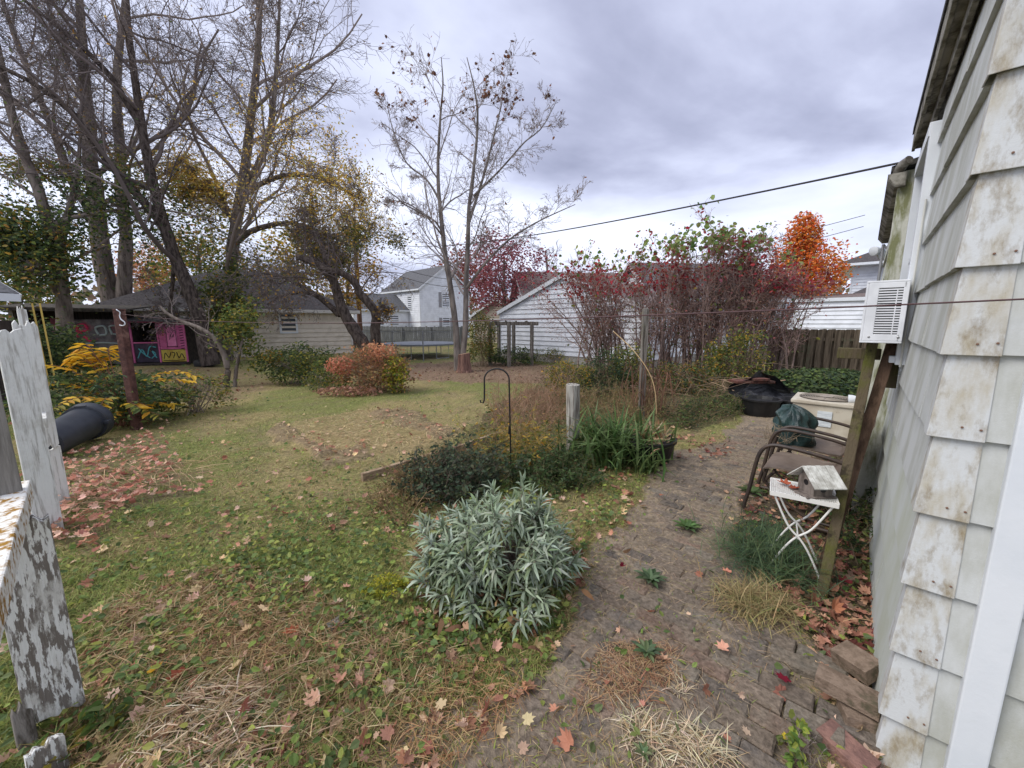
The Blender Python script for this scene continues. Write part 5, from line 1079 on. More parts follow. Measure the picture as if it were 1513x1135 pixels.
# ---------------------------------------------------------------- shrubs of the yard
def yellow_shrub():
    c = G(150, 640) * A(1, 1, 0) + A(-.2, .5, 0)
    T = thing('yellow_shrub', 'arching shrub with large bright yellow leaves behind the black bin', 'shrub', c); b = MB(); lm = MB(); n = 34; pts = []; 
    for k in range(n):
        a = random.uniform(0, 6.28); h = random.uniform(.25, .85) if k > 7 else random.uniform(.9, 1.3); rr = random.uniform(.25, .95); a = a if k > 7 else random.uniform(2.4, 3.9); p = [c + A(random.gauss(0, .15), random.gauss(0, .12), -.03), c + A(rr * .35 * math.cos(a), rr * .35 * math.sin(a), h * .75), c + A(rr * .8 * math.cos(a), rr * .8 * math.sin(a), h), c + A(rr * 1.25 * math.cos(a), rr * 1.25 * math.sin(a), h * .88)]
        q = bez(p, 5); b.tube(q, np.linspace(.008, .003, len(q)), 5, col=A(*S(120, 84, 64)) * random.uniform(.7, 1.2), caps=False)
        for i in range(6, len(q)):
            d = nrm(q[i] - q[i - 1]); s_ = nrm(np.cross(d, A(0, 0, 1)))
            for sg in (-1, 1):
                if random.random() < .18: continue
                yl = q[i][2] > .55 or random.random() < .35
                col = A(*random.choice([S(216, 172, 44), S(226, 186, 64), S(198, 150, 40), S(210, 158, 52)] if yl else [S(110, 118, 52), S(84, 100, 50), S(150, 140, 56)])) * random.uniform(.75, 1.15)
                L = random.uniform(.10, .17); lm.leaves(q[i][None], (s_ * sg + d * .5 + A(0, 0, random.uniform(-.5, .1)))[None], A(random.gauss(0, .3), random.gauss(0, .3), 1)[None], L, L * .46, LEAF, col)
    b.build('stems', M_TWIG, T, smooth=True); lm.build('foliage', M_LEAF, T)
yellow_shrub()
clump('fern_bush', 'low dull green bush under the yellow shrub', G(110, 650) * A(1, 1, 0) + A(-.5, .9, .42), (1.1, .8, .42), 2600, GRN + DGR, .10, 12, m_=.35)
clump('dark_laurel_bush', 'dark green bush between the dark board fence and the lean-to shed', at(52, 520, 10.2) * A(1, 1, 0) + A(0, 0, .8), (1.3, .8, .85), 3600, DGR + GRN, .11, 20, m_=.45)
clump('olive_bramble', 'olive bramble with yellowing leaves at the front corner of the lean-to shed', at(105, 535, 11.6) * A(1, 1, 0) + A(0, 0, .5), (1.0, .7, .55), 2400, YGR + GRN, .09, 20, m_=.45)
for k_, (q_, lb_) in enumerate(((56, 'left of two thin yellow bamboo stakes by the dark board fence'), (66, 'right of two thin yellow bamboo stakes by the dark board fence'))):
    b_ = P(q_ + 8, 520, 8.8) * A(1, 1, 0); tag(MB().tube([b_ - A(0, 0, .1), b_ + A(-.05 + .02 * k_, 0, 2.05)], .016, 7).build('bamboo_stake', mat('bamboo', S(206, 176, 92), .6), org=b_, smooth=True), lb_, 'stake')
clump('straggly_bush', 'straggly olive bush at the foot of the rusty post', G(235, 620) * A(1, 1, 0) + A(.1, .7, .32), (.55, .6, .42), 1500, YGR + GRN + BROWN[:1], .06, 22, m_=.35)
clump('green_shrub', 'dark green shrub with yellow sprigs in front of the beige wall', G(425, 571) * A(1, 1, 0) + A(0, .6, .5), (.85, .7, .52), 4200, GRN + DGR + YGR[:2], .075, 26, m_=.45, extra=((260, G(425, 571) * A(1, 1, 0) + A(-.5, .3, .75), (.25, .2, .2), YEL), (240, G(425, 571) * A(1, 1, 0) + A(.35, .2, .6), (.3, .2, .3), YGR)))
rc = G(535, 586) * A(1, 1, 0) + A(0, .55, 0)
clump('red_vine_shrub', 'reddish-orange creeper shrub at the foot of the crooked tree', rc + A(.05, 0, .5), (.85, .6, .58), 3000, [S(164, 122, 88), S(182, 132, 92), S(142, 116, 80), S(138, 124, 76), S(120, 100, 76)], .065, 46, m_=.6, stemcol=S(150, 116, 94),
      extra=((420, rc + A(.25, -.1, .98), (.4, .3, .22), [S(206, 148, 112), S(214, 160, 122), S(190, 130, 100)]), (420, rc + A(-.55, -.3, .68), (.35, .25, .2), [S(212, 146, 118), S(196, 132, 106)]), (900, rc + A(.62, -.1, .45), (.32, .35, .45), [S(150, 150, 56), S(190, 170, 64), S(110, 126, 54)]), (500, rc + A(-.3, -.55, .12), (.8, .2, .12), [S(180, 138, 114), S(158, 120, 102)])))
clump('low_green_bush', 'low green bush between the dark green shrub and the red creeper', G(470, 580) * A(1, 1, 0) + A(0, .5, .28), (.55, .4, .34), 1500, GRN + YGR, .06, 14, m_=.45)
clump('tan_weed_bush', 'tall tan and green weeds right of the twin-stemmed bare tree', at(712, 500, 14.6) * A(1, 1, 0) + A(0, 0, .95), (.55, .5, 1.0), 2400, YGR + GRN + OCH[:1], .075, 26, m_=.5, stemcol=S(140, 124, 98))
clump('dark_arbor_plant', 'low dark green plants at the foot of the arbor', at(740, 530, 15.4) * A(1, 1, 0) + A(.4, -.2, .3), (1.0, .5, .36), 1700, DGR + GRN, .09, 12, m_=.5)
clump('garage_weeds', 'dark weeds along the garage foundation', A(1.5, 15.6, .28), (1.0, .5, .34), 900, GRN + YGR, .07, 20, m_=.4)
bush = [
    ('goldenrod_bush', 'bright yellow-green feathery bush behind the short weathered post', (838, 592), 8.4, (.5, .5, .42), YGR + YEL[:1] + GRN[:1], 2000, .05),
    ('dark_juniper', 'dark green bush left of the clothesline post', (893, 590), 8.6, (.62, .5, .52), DGR, 3000, .06),
    ('yellowing_bush', 'yellowing green bush hugging the clothesline post', (930, 580), 8.8, (.48, .45, .62), GRN + YGR, 2200, .065),
    ('underbrush', 'low olive underbrush right of the clothesline post', (1010, 584), 8.8, (.8, .5, .38), GRN + DGR + OCH, 2400, .06),
    ('hedge_foot_bush', 'green and yellow bush under the right end of the bare hedge', (1085, 575), 9.2, (.7, .5, .75), GRN + YGR + YEL[:1], 2600, .075)]
for nm, lab, p_, Y, rd, pal, n, sz in bush:
    q = ground(P(p_[0], p_[1], Y)); clump(nm, lab, q + A(0, 0, rd[2] * .9), rd, n, pal, sz, 22, m_=.42, stemcol=S(110, 96, 76))
# the bare hedge: five big multi-stemmed shrubs
hd = [('left_fan', 'fan-shaped bare shrub with red leaf tips nearest the white garage', 892, 11.4, 26, 3.45, 1.9, (RED, 520, GRN, 90)), ('b', 'bare shrub with crimson tops behind the clothesline post', 968, 11.2, 24, 3.7, 1.3, (RED, 420, GRN, 150)),
      ('c', 'dense grey-brown bare shrub in the middle of the hedge with green crest', 1030, 11.0, 28, 3.9, 1.25, (RED + MAR, 330, GRN, 210)), ('d', 'tallest bare shrub of the hedge, crowned with big green leaves', 1085, 10.7, 28, 4.15, 1.2, (RED, 300, GRN + DGR, 200)), ('e', 'red-leaved end shrub of the bare hedge beside the brown fence', 1130, 10.6, 19, 3.5, .95, (RED + MAR, 620, YGR, 120))]
for key, lab, pxx, Y, ns, h, spread, (pal1, n1, pal2, n2) in hd:
    b0 = ground(P(pxx, 560, Y)); trs = []
    for k in range(ns):
        a = random.uniform(0, 6.28); rr = random.uniform(.1, 1) ** .6; e = spread * rr; st = b0 + A(random.gauss(0, .3), random.gauss(0, .22), -.02); hh = h * random.uniform(.72, 1.05) * (1 - .22 * rr)
        dx = math.cos(a) * e; dx = -abs(dx) * 1.15 if key == 'left_fan' and random.random() < .72 else dx
        trs.append((np.array([st, st + A(dx * .22, math.sin(a) * e * .2, hh * .42), st + A(dx * .65, math.sin(a) * e * .45, hh * .78), st + A(dx, math.sin(a) * e * .55, hh)]), random.uniform(.018, .036), .006))
    top = (lambda zz: (lambda c: c[:, 2] > zz))(h * .68); mid = (lambda zz: (lambda c: c[:, 2] > zz))(h * .38); hi = (lambda zz: (lambda c: c[:, 2] > zz))(h * .9)
    tree('bare_shrub', lab, b0, trs, [(7, .15, 1, 30, .36, .14, 6, 4), (6, .15, 1, 38, .6, .06, 5, 3), (3, .1, 1, 42, .6, .02, 4, 3)], mat('shrub_bark', S(140, 120, 110), .9, S(106, 90, 84), sc=12, bump=.3), S(152, 126, 116),
         [(int(n1 * 1.6), top, pal1, .10, LEAF, .08, .6), (n1 * 3, mid, [S(164, 124, 104), S(148, 104, 90), S(170, 100, 92), S(140, 116, 96), S(126, 84, 78)], .062, LEAFLO, .12, .5), (n2, hi, [S(132, 152, 84), S(112, 136, 74), S(150, 160, 92)], .13, LEAF, .10, .8), (160, None, GRN + YGR, .09, LEAF, .1, .6)], 'bare shrubs forming the hedge', .0045, 'shrub')
# vines and dead stems at the foot of the clothesline post
def vines(name, label, c, n, spread, h, col, r_=.004, cat='vine'):
    b = MB(); c = np.asarray(c, float)
    for k in range(n):
        p = c + A(random.gauss(0, spread), random.gauss(0, spread * .6), 0); q = [p + A(0, 0, -.02)]
        for j in range(4): q.append(q[-1] + A(random.gauss(0, spread * .5), random.gauss(0, spread * .4), h / 4 * random.uniform(.2, 1.5) * (1 if j < 3 else -.8)))
        b.tube(bez(q, 4), r_ * random.uniform(.6, 1.4), 4, col=A(*col) * random.uniform(.65, 1.25), caps=False)
    return tag(b.build(name, M_TWIG, org=ground(c), smooth=True), label, cat)
vines('dead_vines', 'tangle of brown dead vines climbing the clothesline post', GP + A(.1, .0, 0), 60, .16, 1.2, S(122, 90, 74))
vines('dead_brush', 'grey tangle of dead stems in front of the bare hedge', A(4.0, 9.6, 0), 120, .9, .75, S(128, 108, 92), .004, 'brush')
vines('cut_canes', 'bare canes leaning over the ivy near the nursery tubs', A(4.5, 8.4, 0), 30, .6, .7, S(146, 124, 100), .005, 'brush')
# background trees with leafy crowns
def leafy(name, label, base, trunk_h, r_t, centre, rad, n, pal, size, bark=M_BARK, m_=.6, levels=True, hollow=.3, nl=9, top=None):
    base = np.asarray(base, float); centre = np.asarray(centre, float); rad = np.asarray(rad, float); T = thing(name, label, 'tree', base)
    tr = MB(); tp = centre + A(0, 0, rad[2] * .35); p = resample(bez([base - A(0, 0, .1), base + (centre - base) * .5 + A(random.gauss(0, .15), 0, 0), centre, tp], 5), 12); rr = np.linspace(r_t, r_t * .2, 12); tr.tube(p, rr, 9)
    q, r1 = sprout(p[None], rr[None], nl * 2, .3, 1, 50, .4, .2, 7, .15, .6, .02); tr.tubes(q, r1, 5); q2, r2 = sprout(q, r1, 5, .3, 1, 45, .5, .1, 5, .15, .6, .01); tr.tubes(q2, r2, 4); tr.build('trunk', bark, T, smooth=True)
    lm = MB(); nc = max(12, n // 40); cc = unit(nc, -1, 1) * (hollow + (1 - hollow) * rng.uniform(0, 1, (nc, 1)) ** .6); cc = centre + rad * cc
    pos = cc[rng.integers(0, nc, n)] + rng.normal(0, 1, (n, 3)) * rad.min() * .16; s = size * rng.uniform(.6, 1.35, n)
    tone = rng.uniform(.8, 1.2, nc); lm.leaves(pos, unit(n, -.8, .4), unit(n, -.2, 1), s, s * m_, LEAFLO, pick(pal, n))
    if top:
        k = top[2]; p = np.asarray(top[0]) + unit(k) * np.asarray(top[1]) * rng.uniform(0, 1, (k, 1)) ** .5; s = size * rng.uniform(.6, 1.3, k); lm.leaves(p, unit(k, -.8, .4), unit(k, -.2, 1), s, s * m_, LEAFLO, pick(pal, k))
    lm.build('crown', M_LEAF, T); return T
leafy('orange_maple', 'brilliant orange maple behind the white building at right', ground(P(1195, 470, 21)), 3, .2, P(1190, 405, 21), (1.8, 1.5, 2.1), 8200, ORA + [S(196, 120, 56), S(206, 146, 62), S(170, 100, 52), S(150, 116, 60), S(184, 84, 46)], .15, hollow=.12, top=(P(1188, 345, 21), (.85, .7, 1.15), 2400))
leafy('maroon_tree', 'rounded maroon-leaved tree behind the arbor and garage', ground(P(748, 480, 29)), 3, .25, P(745, 400, 29), (3.0, 2.6, 2.9), 5200, MAR, .2)
leafy('rust_tree', 'rust-brown leaved tree directly behind the two-storey house', ground(P(690, 480, 52)), 4, .35, P(688, 410, 52), (4.2, 3.5, 4.0), 3400, [S(140, 84, 66), S(156, 100, 78), S(120, 72, 62)], .36)
leafy('olive_tree', 'olive and yellow tree beyond the beige house roof', ground(P(295, 480, 31)), 3, .3, P(295, 385, 31), (4.0, 3, 3.6), 5600, YGR + OCH + GRN, .26)
leafy('gold_tree', 'golden tree between beige house roof and utility pole', ground(P(440, 480, 33)), 3, .3, P(440, 395, 33), (4.2, 3, 3.3), 3600, YEL + YGR, .28)
leafy('rusty_orange_tree', 'small rusty-orange tree seen over the beige roof between trunks', ground(P(228, 480, 40)), 3, .3, P(228, 405, 40), (3.2, 3, 2.6), 2400, [S(176, 118, 82), S(160, 104, 72), S(190, 140, 96)], .3)
leafy('evergreen_mass', 'dark green tree mass at the far left behind the dark fence', ground(P(30, 480, 19)), 2, .3, P(25, 400, 19), (3.6, 2.5, 2.8), 4200, GRN + DGR[:1] + YGR[:2], .18, hollow=.1)
leafy('vine_tree', 'vine-clad yellowing tree wrapped around the utility pole', ground(P(520, 480, 26)), 2, .2, P(515, 395, 26), (2.0, 1.6, 2.6), 2600, OCH + YEL, .17)
bt = px([(812, 470), (810, 420), (806, 370)], 38.0)
tree('distant_bare_tree', 'pale bare tree between the maroon tree and the garage roof', ground(bt[0]), [(bt, .22, .06)], [(12, .25, 1, 45, .5, .15, 6, 4), (7, .2, 1, 40, .5, .05, 5, 3), (6, .1, 1, 40, .5, .05, 4, 3)], M_BARKGREY, S(140, 130, 128), (), None, .014)
bt = px([(1150, 470), (1150, 420), (1146, 365)], 26.0)
tree('distant_bare_tree', 'grey bare tree just left of the orange maple', ground(bt[0]), [(bt, .18, .05)], [(12, .25, 1, 40, .5, .15, 6, 4), (7, .2, 1, 40, .5, .05, 5, 3), (6, .1, 1, 40, .5, .05, 4, 3)], M_BARKGREY, S(120, 112, 112), [(60, None, RED, .14, LEAF, .1, .6)], None, .01)
# far wood behind everything
def far_wood():
    lm = MB(); n = 9000; a = rng.uniform(-1.25, 1.25, n); d = rng.uniform(75, 110, n); hmax = 5 + 5 * fbm(a * 14, d * 0, 1.0, 77, 3); pos = np.stack([d * np.sin(a), d * np.cos(a), rng.uniform(0, 1, n) * hmax], 1)
    s = rng.uniform(.7, 1.6, n); lm.leaves(pos, unit(n), unit(n), s, s * .7, LEAFLO, pick([S(126, 116, 96), S(138, 118, 96), S(112, 106, 88), S(150, 122, 100), S(98, 98, 84)], n))
    tag(lm.build('distant_wood', M_LEAF), 'far band of autumn woods along the horizon', 'woods', None, 'stuff')
far_wood()
# ---------------------------------------------------------------- sage bush
def sage():
    c = G(728, 935) * A(1, 1, 0) + A(.0, .42, 0)
    T = thing('sage_bush', 'large silvery grey-green sage bush in the centre foreground', 'shrub', c)
    b = MB(); lm = MB(); pal = [S(148, 160, 136), S(134, 147, 121), S(168, 178, 158), S(118, 132, 100), S(142, 154, 130)]; low = [S(122, 136, 92), S(138, 148, 96), S(150, 150, 96), S(108, 124, 90)]
    n = 165
    for k in range(n):
        a = random.uniform(0, 6.28); el = math.asin(random.uniform(.02, 1)) ; rad = random.uniform(.72, 1.05) * (.80 + .42 * float(vnoise(A(a * 1.3), A(el * 2.6), 5)[0]))
        tgt = A(.50 * math.cos(el) * math.cos(a) * rad, .44 * math.cos(el) * math.sin(a) * rad, .05 + .50 * math.sin(el) ** .9 * rad)
        root = A(random.gauss(0, .09), random.gauss(0, .08), 0); mid = root * .5 + tgt * .5 + A(0, 0, -.04) + A(*[random.gauss(0, .02)] * 3); q = bez([c + root, c + mid, c + tgt], 6); b.tube(q, np.linspace(.006, .0028, len(q)), 5, col=A(*S(120, 108, 98)) * random.uniform(.7, 1.2), caps=False)
        d = nrm(q[-1] - q[-4] + A(0, 0, .045)); x = nrm(np.cross(d, A(.2, .3, 1))); y = np.cross(d, x)
        m = 26; i = np.arange(m); t = i / m; ph = i * 2.4 + random.uniform(0, 6); back = (1 - t) * random.uniform(.12, .20)
        pos = q[-1] - d * back[:, None]; open_ = np.radians(22 + 70 * (1 - t)); dd = d * np.cos(open_)[:, None] + (x * np.cos(ph)[:, None] + y * np.sin(ph)[:, None]) * np.sin(open_)[:, None]; dd[:, 2] -= .75 * (1 - t)
        L = (.045 + .055 * np.sin(np.pi * (.25 + .6 * (1 - t)))) * rng.uniform(.8, 1.2, m); col = pick(pal, m, .10); old = (t < .45) & (rng.uniform(0, 1, m) < .75 * (1 - el / 1.8)); col[old] = pick(low, old.sum(), .14)
        for j in range(4):
            s_ = (i % 4) == j; lm.leaves(pos[s_], dd[s_], np.broadcast_to(A(0, 0, 1), (s_.sum(), 3)) + rng.normal(0, .25, (s_.sum(), 3)), L[s_] * .98, L[s_] * .165, LANCE[j], col[s_])
    # a few dead leaves low inside
    m = 120; pos = c + np.stack([rng.normal(0, .28, m), rng.normal(-.1, .24, m), rng.uniform(.01, .12, m)], 1); lm.leaves(pos, unit(m, -.4, .3), unit(m, 0, 1), rng.uniform(.05, .1, m), .03, LANCE[2], pick([S(140, 112, 82), S(120, 88, 66)], m))
    b.build('stems', M_TWIG, T, smooth=True); lm.build('foliage', M_SAGE, T)
sage()
def strappy(name, label, c, n, L, w, pal, spread, bendlo=.25, cat='plant', el=(.35, 1.0), M=None, bends=(.2, .4, .6, .85)):
    c = np.asarray(c, float); T = MB(); pos = c + np.stack([rng.normal(0, spread[0], n), rng.normal(0, spread[1], n), np.full(n, -.01)], 1); a = rng.uniform(0, 6.28, n); e = rng.uniform(*el, n) * math.pi / 2
    d = np.stack([np.cos(e) * np.cos(a), np.cos(e) * np.sin(a), np.sin(e)], 1); Ls = L * rng.uniform(.6, 1.25, n); tm = [blade(x, .18, ((0, .35), (.2, .5), (.4, .5), (.6, .45), (.8, .3), (1, .02))) for x in bends]
    k = rng.integers(0, 4, n); col = pick(pal, n)
    for j in range(4):
        s = k == j; up = np.broadcast_to(A(0, 0, 1), (s.sum(), 3)) + rng.normal(0, .12, (s.sum(), 3)); T.leaves(pos[s], d[s], up, Ls[s], w * rng.uniform(.7, 1.3, s.sum()), tm[j], col[s])
    return tag(T.build(name, M or M_GRASS, org=ground(c)), label, cat)
GB = [S(84, 104, 56), S(104, 124, 70), S(70, 90, 50), S(128, 144, 92)]
strappy('corn_like_plant', 'lush clump of broad green arching strap leaves beside the weathered post', G(900, 690) * A(1, 1, 0) + A(.05, .2, 0), 330, .64, .026, [S(84, 106, 58), S(98, 120, 68), S(74, 96, 54), S(116, 134, 86)], (.24, .18), el=(.78, 1.0), bends=(.25, .45, .65, .85))
strappy('strap_leaf_plant', 'smaller green strap-leaved plant growing in front of the black planter', G(958, 696) * A(1, 1, 0), 50, .30, .02, GB, (.08, .06), el=(.4, 1))
strappy('chive_clump', 'fine dark green grass clump under the white table', G(1150, 850) * A(1, 1, 0) + A(.0, .12, 0), 900, .30, .004, [S(84, 102, 70), S(70, 90, 66), S(100, 118, 80)], (.11, .13), el=(.25, .95))
strappy('chive_clump', 'second fine green grass clump between table legs and path', G(1135, 800) * A(1, 1, 0), 420, .24, .004, [S(84, 102, 70), S(70, 90, 66)], (.10, .10), el=(.25, .95))
strappy('dry_grass_clump', 'dry golden grass clump at the path edge before the mossy prop', G(1120, 900) * A(1, 1, 0) + A(0, .03, 0), 900, .17, .0035, [S(170, 150, 108), S(150, 132, 94), S(136, 132, 88)], (.10, .07), el=(.15, .9), M=M_DRY)
for p_, n, l, lab in (((955, 1085), 230, .10, 'pale dead grass tuft left of the twin tuft on the bricks'), ((1035, 1100), 260, .11, 'pale dead grass tuft right of its twin on the bricks'), ((985, 1135), 120, .07, 'small dead grass tuft at the bottom edge of the brick path'), ((940, 1000), 260, .09, 'flat reddish-brown dead grass patch in the middle of the path'), ((1005, 1020), 60, .07, 'tiny straw tuft on the bricks right of the brown patch')):
    strappy('dead_grass_tuft', lab, G(*p_) * A(1, 1, 0), n, l, .0032, [S(196, 180, 150), S(176, 156, 124), S(210, 196, 168)] if p_ != (940, 1000) else [S(150, 112, 84), S(128, 92, 72), S(164, 132, 98)], ((.018, .014) if n == 60 else (.045, .035)) if n != 260 or l > .1 else (.10, .07), el=(.05, .7), M=M_DRY, cat='grass tuft')
def rosette(lab, p_, n, L, col):
    c = G(*p_) * A(1, 1, 0) + A(0, 0, .02); a = np.arange(n) * 2.4; t = np.arange(n) / n; e = .15 + .5 * t; d = np.stack([np.cos(e) * np.cos(a), np.cos(e) * np.sin(a), np.sin(e)], 1)
    tag(MB().leaves(np.repeat(c[None], n, 0), d, np.broadcast_to(A(0, 0, 1), (n, 3)), L * (1 - .5 * t), L * .3, LEAF, pick(col, n)).build('weed_rosette', M_LEAF, org=c), lab, 'weed')
GW = [S(92, 112, 78), S(80, 100, 70), S(108, 126, 90)]
rosette('grey-green weed rosette on the path beside the dark red leaf', (960, 860), 16, .12, GW); rosette('grey-green weed rosette in the middle of the brick path', (955, 968), 14, .09, GW); rosette('green weed rosette on the path in front of the patio chair', (1015, 782), 18, .13, [S(84, 108, 62), S(96, 120, 70)]); rosette('small weed rosette at the bottom of the path by the dead tufts', (950, 1118), 9, .05, [S(110, 124, 84)])
rosette('broad-leaved weed by the chair foot', (1110, 730), 14, .15, [S(88, 108, 64), S(76, 96, 60)])
clump('round_leaf_weed', 'yellow-green round-leaved weed at the bottom right beside the red block', G(1180, 1110) * A(1, 1, 0) + A(0, 0, .04), (.09, .08, .05), 60, [S(120, 140, 64), S(150, 160, 72), S(98, 122, 60)], .035, 6, m_=.8, cat='weed', stemr=.0015)
# broken leaf-by-leaf foreground leaves
def leaf_at(lab, p_, size, col, curl=False, z=.03):
    c = G(*p_) * A(1, 1, 0) + A(0, 0, z); a = random.uniform(0, 6.28)
    o = MB().leaves(c[None], A(math.cos(a), math.sin(a), random.uniform(-.05, .2))[None], A(random.gauss(0, .3), random.gauss(0, .3) - .25, 1)[None], size * .8, size * .8 * random.uniform(.6, .95), MAPLECURL if curl or random.random() < .6 else MAPLE, A(*col)).build('fallen_leaf', M_DRY, org=c); tag(o, lab, 'leaf')
for a in (('crimson maple leaf lying on the bricks near the paver stack', (1158, 1012), .11, S(122, 30, 48)), ('dark red curled leaf at the path edge right of the sage', (920, 842), .12, S(124, 38, 54), True), ('salmon leaf alone on the path left of the grass clump', (1075, 852), .11, S(206, 140, 118), True),
          ('pale cream leaf at the lower left edge of the bricks', (778, 1072), .09, S(214, 196, 150)), ('large rust-red leaf left of the straw in the near lawn', (268, 1006), .15, S(150, 82, 60), True), ('bright yellow leaf beside the large rust-red leaf', (228, 1000), .10, S(208, 160, 50), True), ('brick-red leaf on the straw pile at the bottom', (366, 1055), .10, S(158, 76, 56)), ('tan leaf on the straw pile at the bottom', (300, 1040), .13, S(206, 166, 136), True),
          ('orange-brown leaf tucked under the front of the sage', (738, 900), .13, S(176, 100, 66), True), ('coral leaf by the grey wood scrap', (435, 940), .13, S(184, 104, 76), True), ('big curled tan leaf between mossy prop and wall', (1232, 905), .18, S(178, 118, 88), True), ('dark red leaf between mossy prop and chair', (1250, 868), .15, S(112, 44, 48), True), ('pink-tan leaf near the peeling fence board', (155, 1015), .12, S(196, 142, 116), True), ('yellow leaf at the bottom right among round green leaves', (1162, 1100), .08, S(222, 196, 60), True)):
    leaf_at(*a)
# ---------------------------------------------------------------- countless small things
def scatter_pts(n, ylo=505, yhi=1330, xlo=-250, xhi=1760, power=1.0):
    y = ylo + (yhi - ylo) * rng.uniform(0, 1, n) ** power; x = rng.uniform(xlo, xhi, n); u = (x - 756.5) / FPX; v = (y - 567.5) / FPX; ry = CP - v * SP; rz = -SP - v * CP; t = -CAM[2] / rz
    X = u * t; Y = ry * t; ok = (wall_n(X, Y) > .01) & (Y > .3)
    X, Y = X[ok], Y[ok]; return X, Y, gheight(X, Y)
def zones(X, Y):
    z = {k: soft(v, X, Y, w) for k, v, w in (('path', Z_PATH, .2), ('bare', Z_BARE, .35), ('wall', Z_WALLSIDE, .15), ('bed', Z_BED, .3), ('litter', Z_LITTER, .35), ('litter2', Z_LITTER2, .35), ('pile', Z_LEAFPILE, .6), ('clover', Z_CLOVER, .3), ('dryf', Z_DRYFRONT, .35), ('border', Z_BORDER, .25), ('rb', Z_RIGHTBACK, .25))}
    z['mul'] = soft(Z_BEDEDGE1, X, Y, .3) | soft(Z_BEDEDGE2, X, Y, .3) | soft(Z_BEDEDGE3, X, Y, .3); return z
def grass():
    X, Y, H = scatter_pts(900000, power=1.2); z = zones(X, Y); n = len(X); lush = fbm(X, Y, .9, 41, 3); pt = fbm(X, Y, 3.1, 42, 3)
    den = np.full(n, .85); den[z['bare']] = .3; den[z['path']] = .06; den[z['wall']] = .12; den[z['bed']] = .5; den[z['litter']] = .22; den[z['litter2']] = .45; den[z['pile']] = .35; den[z['border']] = .6; den[z['rb']] = .4; den[z['mul']] = .12
    den = den * np.clip(.35 + 1.5 * (pt - .2), .2, 1.2)
    k = rng.uniform(0, 1, n) < den; X, Y, H = X[k], Y[k], H[k]; z = {a: b[k] for a, b in z.items()}; lush = lush[k]; n = len(X); d = np.hypot(X, Y)
    dryp = np.clip((.56 - lush) * 4.5 + .32, .14, .76); dryp[z['dryf']] = .8; dryp[z['bare'] | z['path']] = .7; dryp[z['bed']] = .8; dryp[z['border']] = .4; dry = rng.uniform(0, 1, n) < dryp
    col = pick([S(138, 146, 76), S(122, 134, 68), S(156, 160, 92), S(106, 120, 64), S(150, 146, 90)], n, .16); col[dry] = pick([S(174, 156, 110), S(152, 134, 90), S(192, 172, 124), S(144, 118, 84), S(156, 128, 98)], dry.sum(), .16)
    L = rng.uniform(.025, .07, n) * (1 + .03 * d); L[z['dryf']] *= 1.5; L[z['clover']] *= .9; L[z['border']] *= 1.7; L[z['path'] | z['bare']] *= .7
    a = rng.uniform(0, 6.28, n); e = np.where(dry, rng.uniform(.05, .75, n), rng.uniform(.35, 1.2, n)); dd = np.stack([np.cos(e) * np.cos(a), np.cos(e) * np.sin(a), np.sin(e)], 1); W_ = rng.uniform(.0022, .0045, n) * (1 + .07 * d)
    mb = MB(); j = rng.integers(0, 3, n)
    for q in range(3):
        s = j == q; tm = blade((.1, .4, .75)[q], .1, ((0, .5), (.5, .42), (1, .03))); mb.leaves(np.stack([X, Y, H - .004], 1)[s], dd[s], np.broadcast_to(A(0, 0, 1), (s.sum(), 3)), L[s], W_[s], tm, col[s])
    tag(mb.build('grass', M_GRASS), 'patchy autumn lawn grass, green and straw mixed, across the yard', 'grass', None, 'stuff')
grass()
def cover():
    X, Y, H = scatter_pts(190000, power=1.1); z = zones(X, Y); n = len(X); pt = fbm(X, Y, 2.3, 52, 3); den = np.full(n, .10) + np.clip((fbm(X, Y, .8, 51, 3) - .5) * 2.2, 0, .4)
    den[z['clover']] = .62; den[z['border']] = .75; den[z['rb']] = .7; den[z['bare']] = .05; den[z['path']] = .014; den[z['wall']] = .4; den[z['bed'] | z['mul']] = .01; den[z['litter']] = .03; den[z['pile']] = .25; den[z['dryf'] & ~z['clover']] = .3
    den = den * np.clip(1.7 * (pt - .22), .05, 1.2); den[Y > 14] *= .3
    k = rng.uniform(0, 1, n) < den; X, Y, H = X[k], Y[k], H[k]; z = {a: b[k] for a, b in z.items()}; n = len(X); d = np.hypot(X, Y)
    hgt = np.abs(rng.normal(0, .03, n)) + .008; hgt[z['border']] *= 2.6; hgt[z['rb']] *= 2.2; hgt[z['clover']] *= 1.25
    col = pick([S(104, 124, 68), S(120, 138, 72), S(92, 110, 64), S(138, 152, 80), S(110, 124, 80), S(160, 166, 86)], n, .15); s = z['border'] | z['rb']; col[s] = pick([S(78, 98, 64), S(92, 112, 72), S(106, 122, 76), S(68, 88, 60), S(124, 120, 78)], s.sum(), .15)
    L = rng.uniform(.018, .042, n) * (1 + .035 * d); dd = unit(n, -.25, .5); mb = MB(); up = unit(n, .45, 1)
    mb.leaves(np.stack([X, Y, H + hgt], 1), dd, up, L, L * rng.uniform(.45, .85, n), LEAF, col)
    tag(mb.build('ground_cover', M_LEAF), 'low green clover and creeping weeds between lawn and path', 'ground cover', None, 'stuff')
cover()
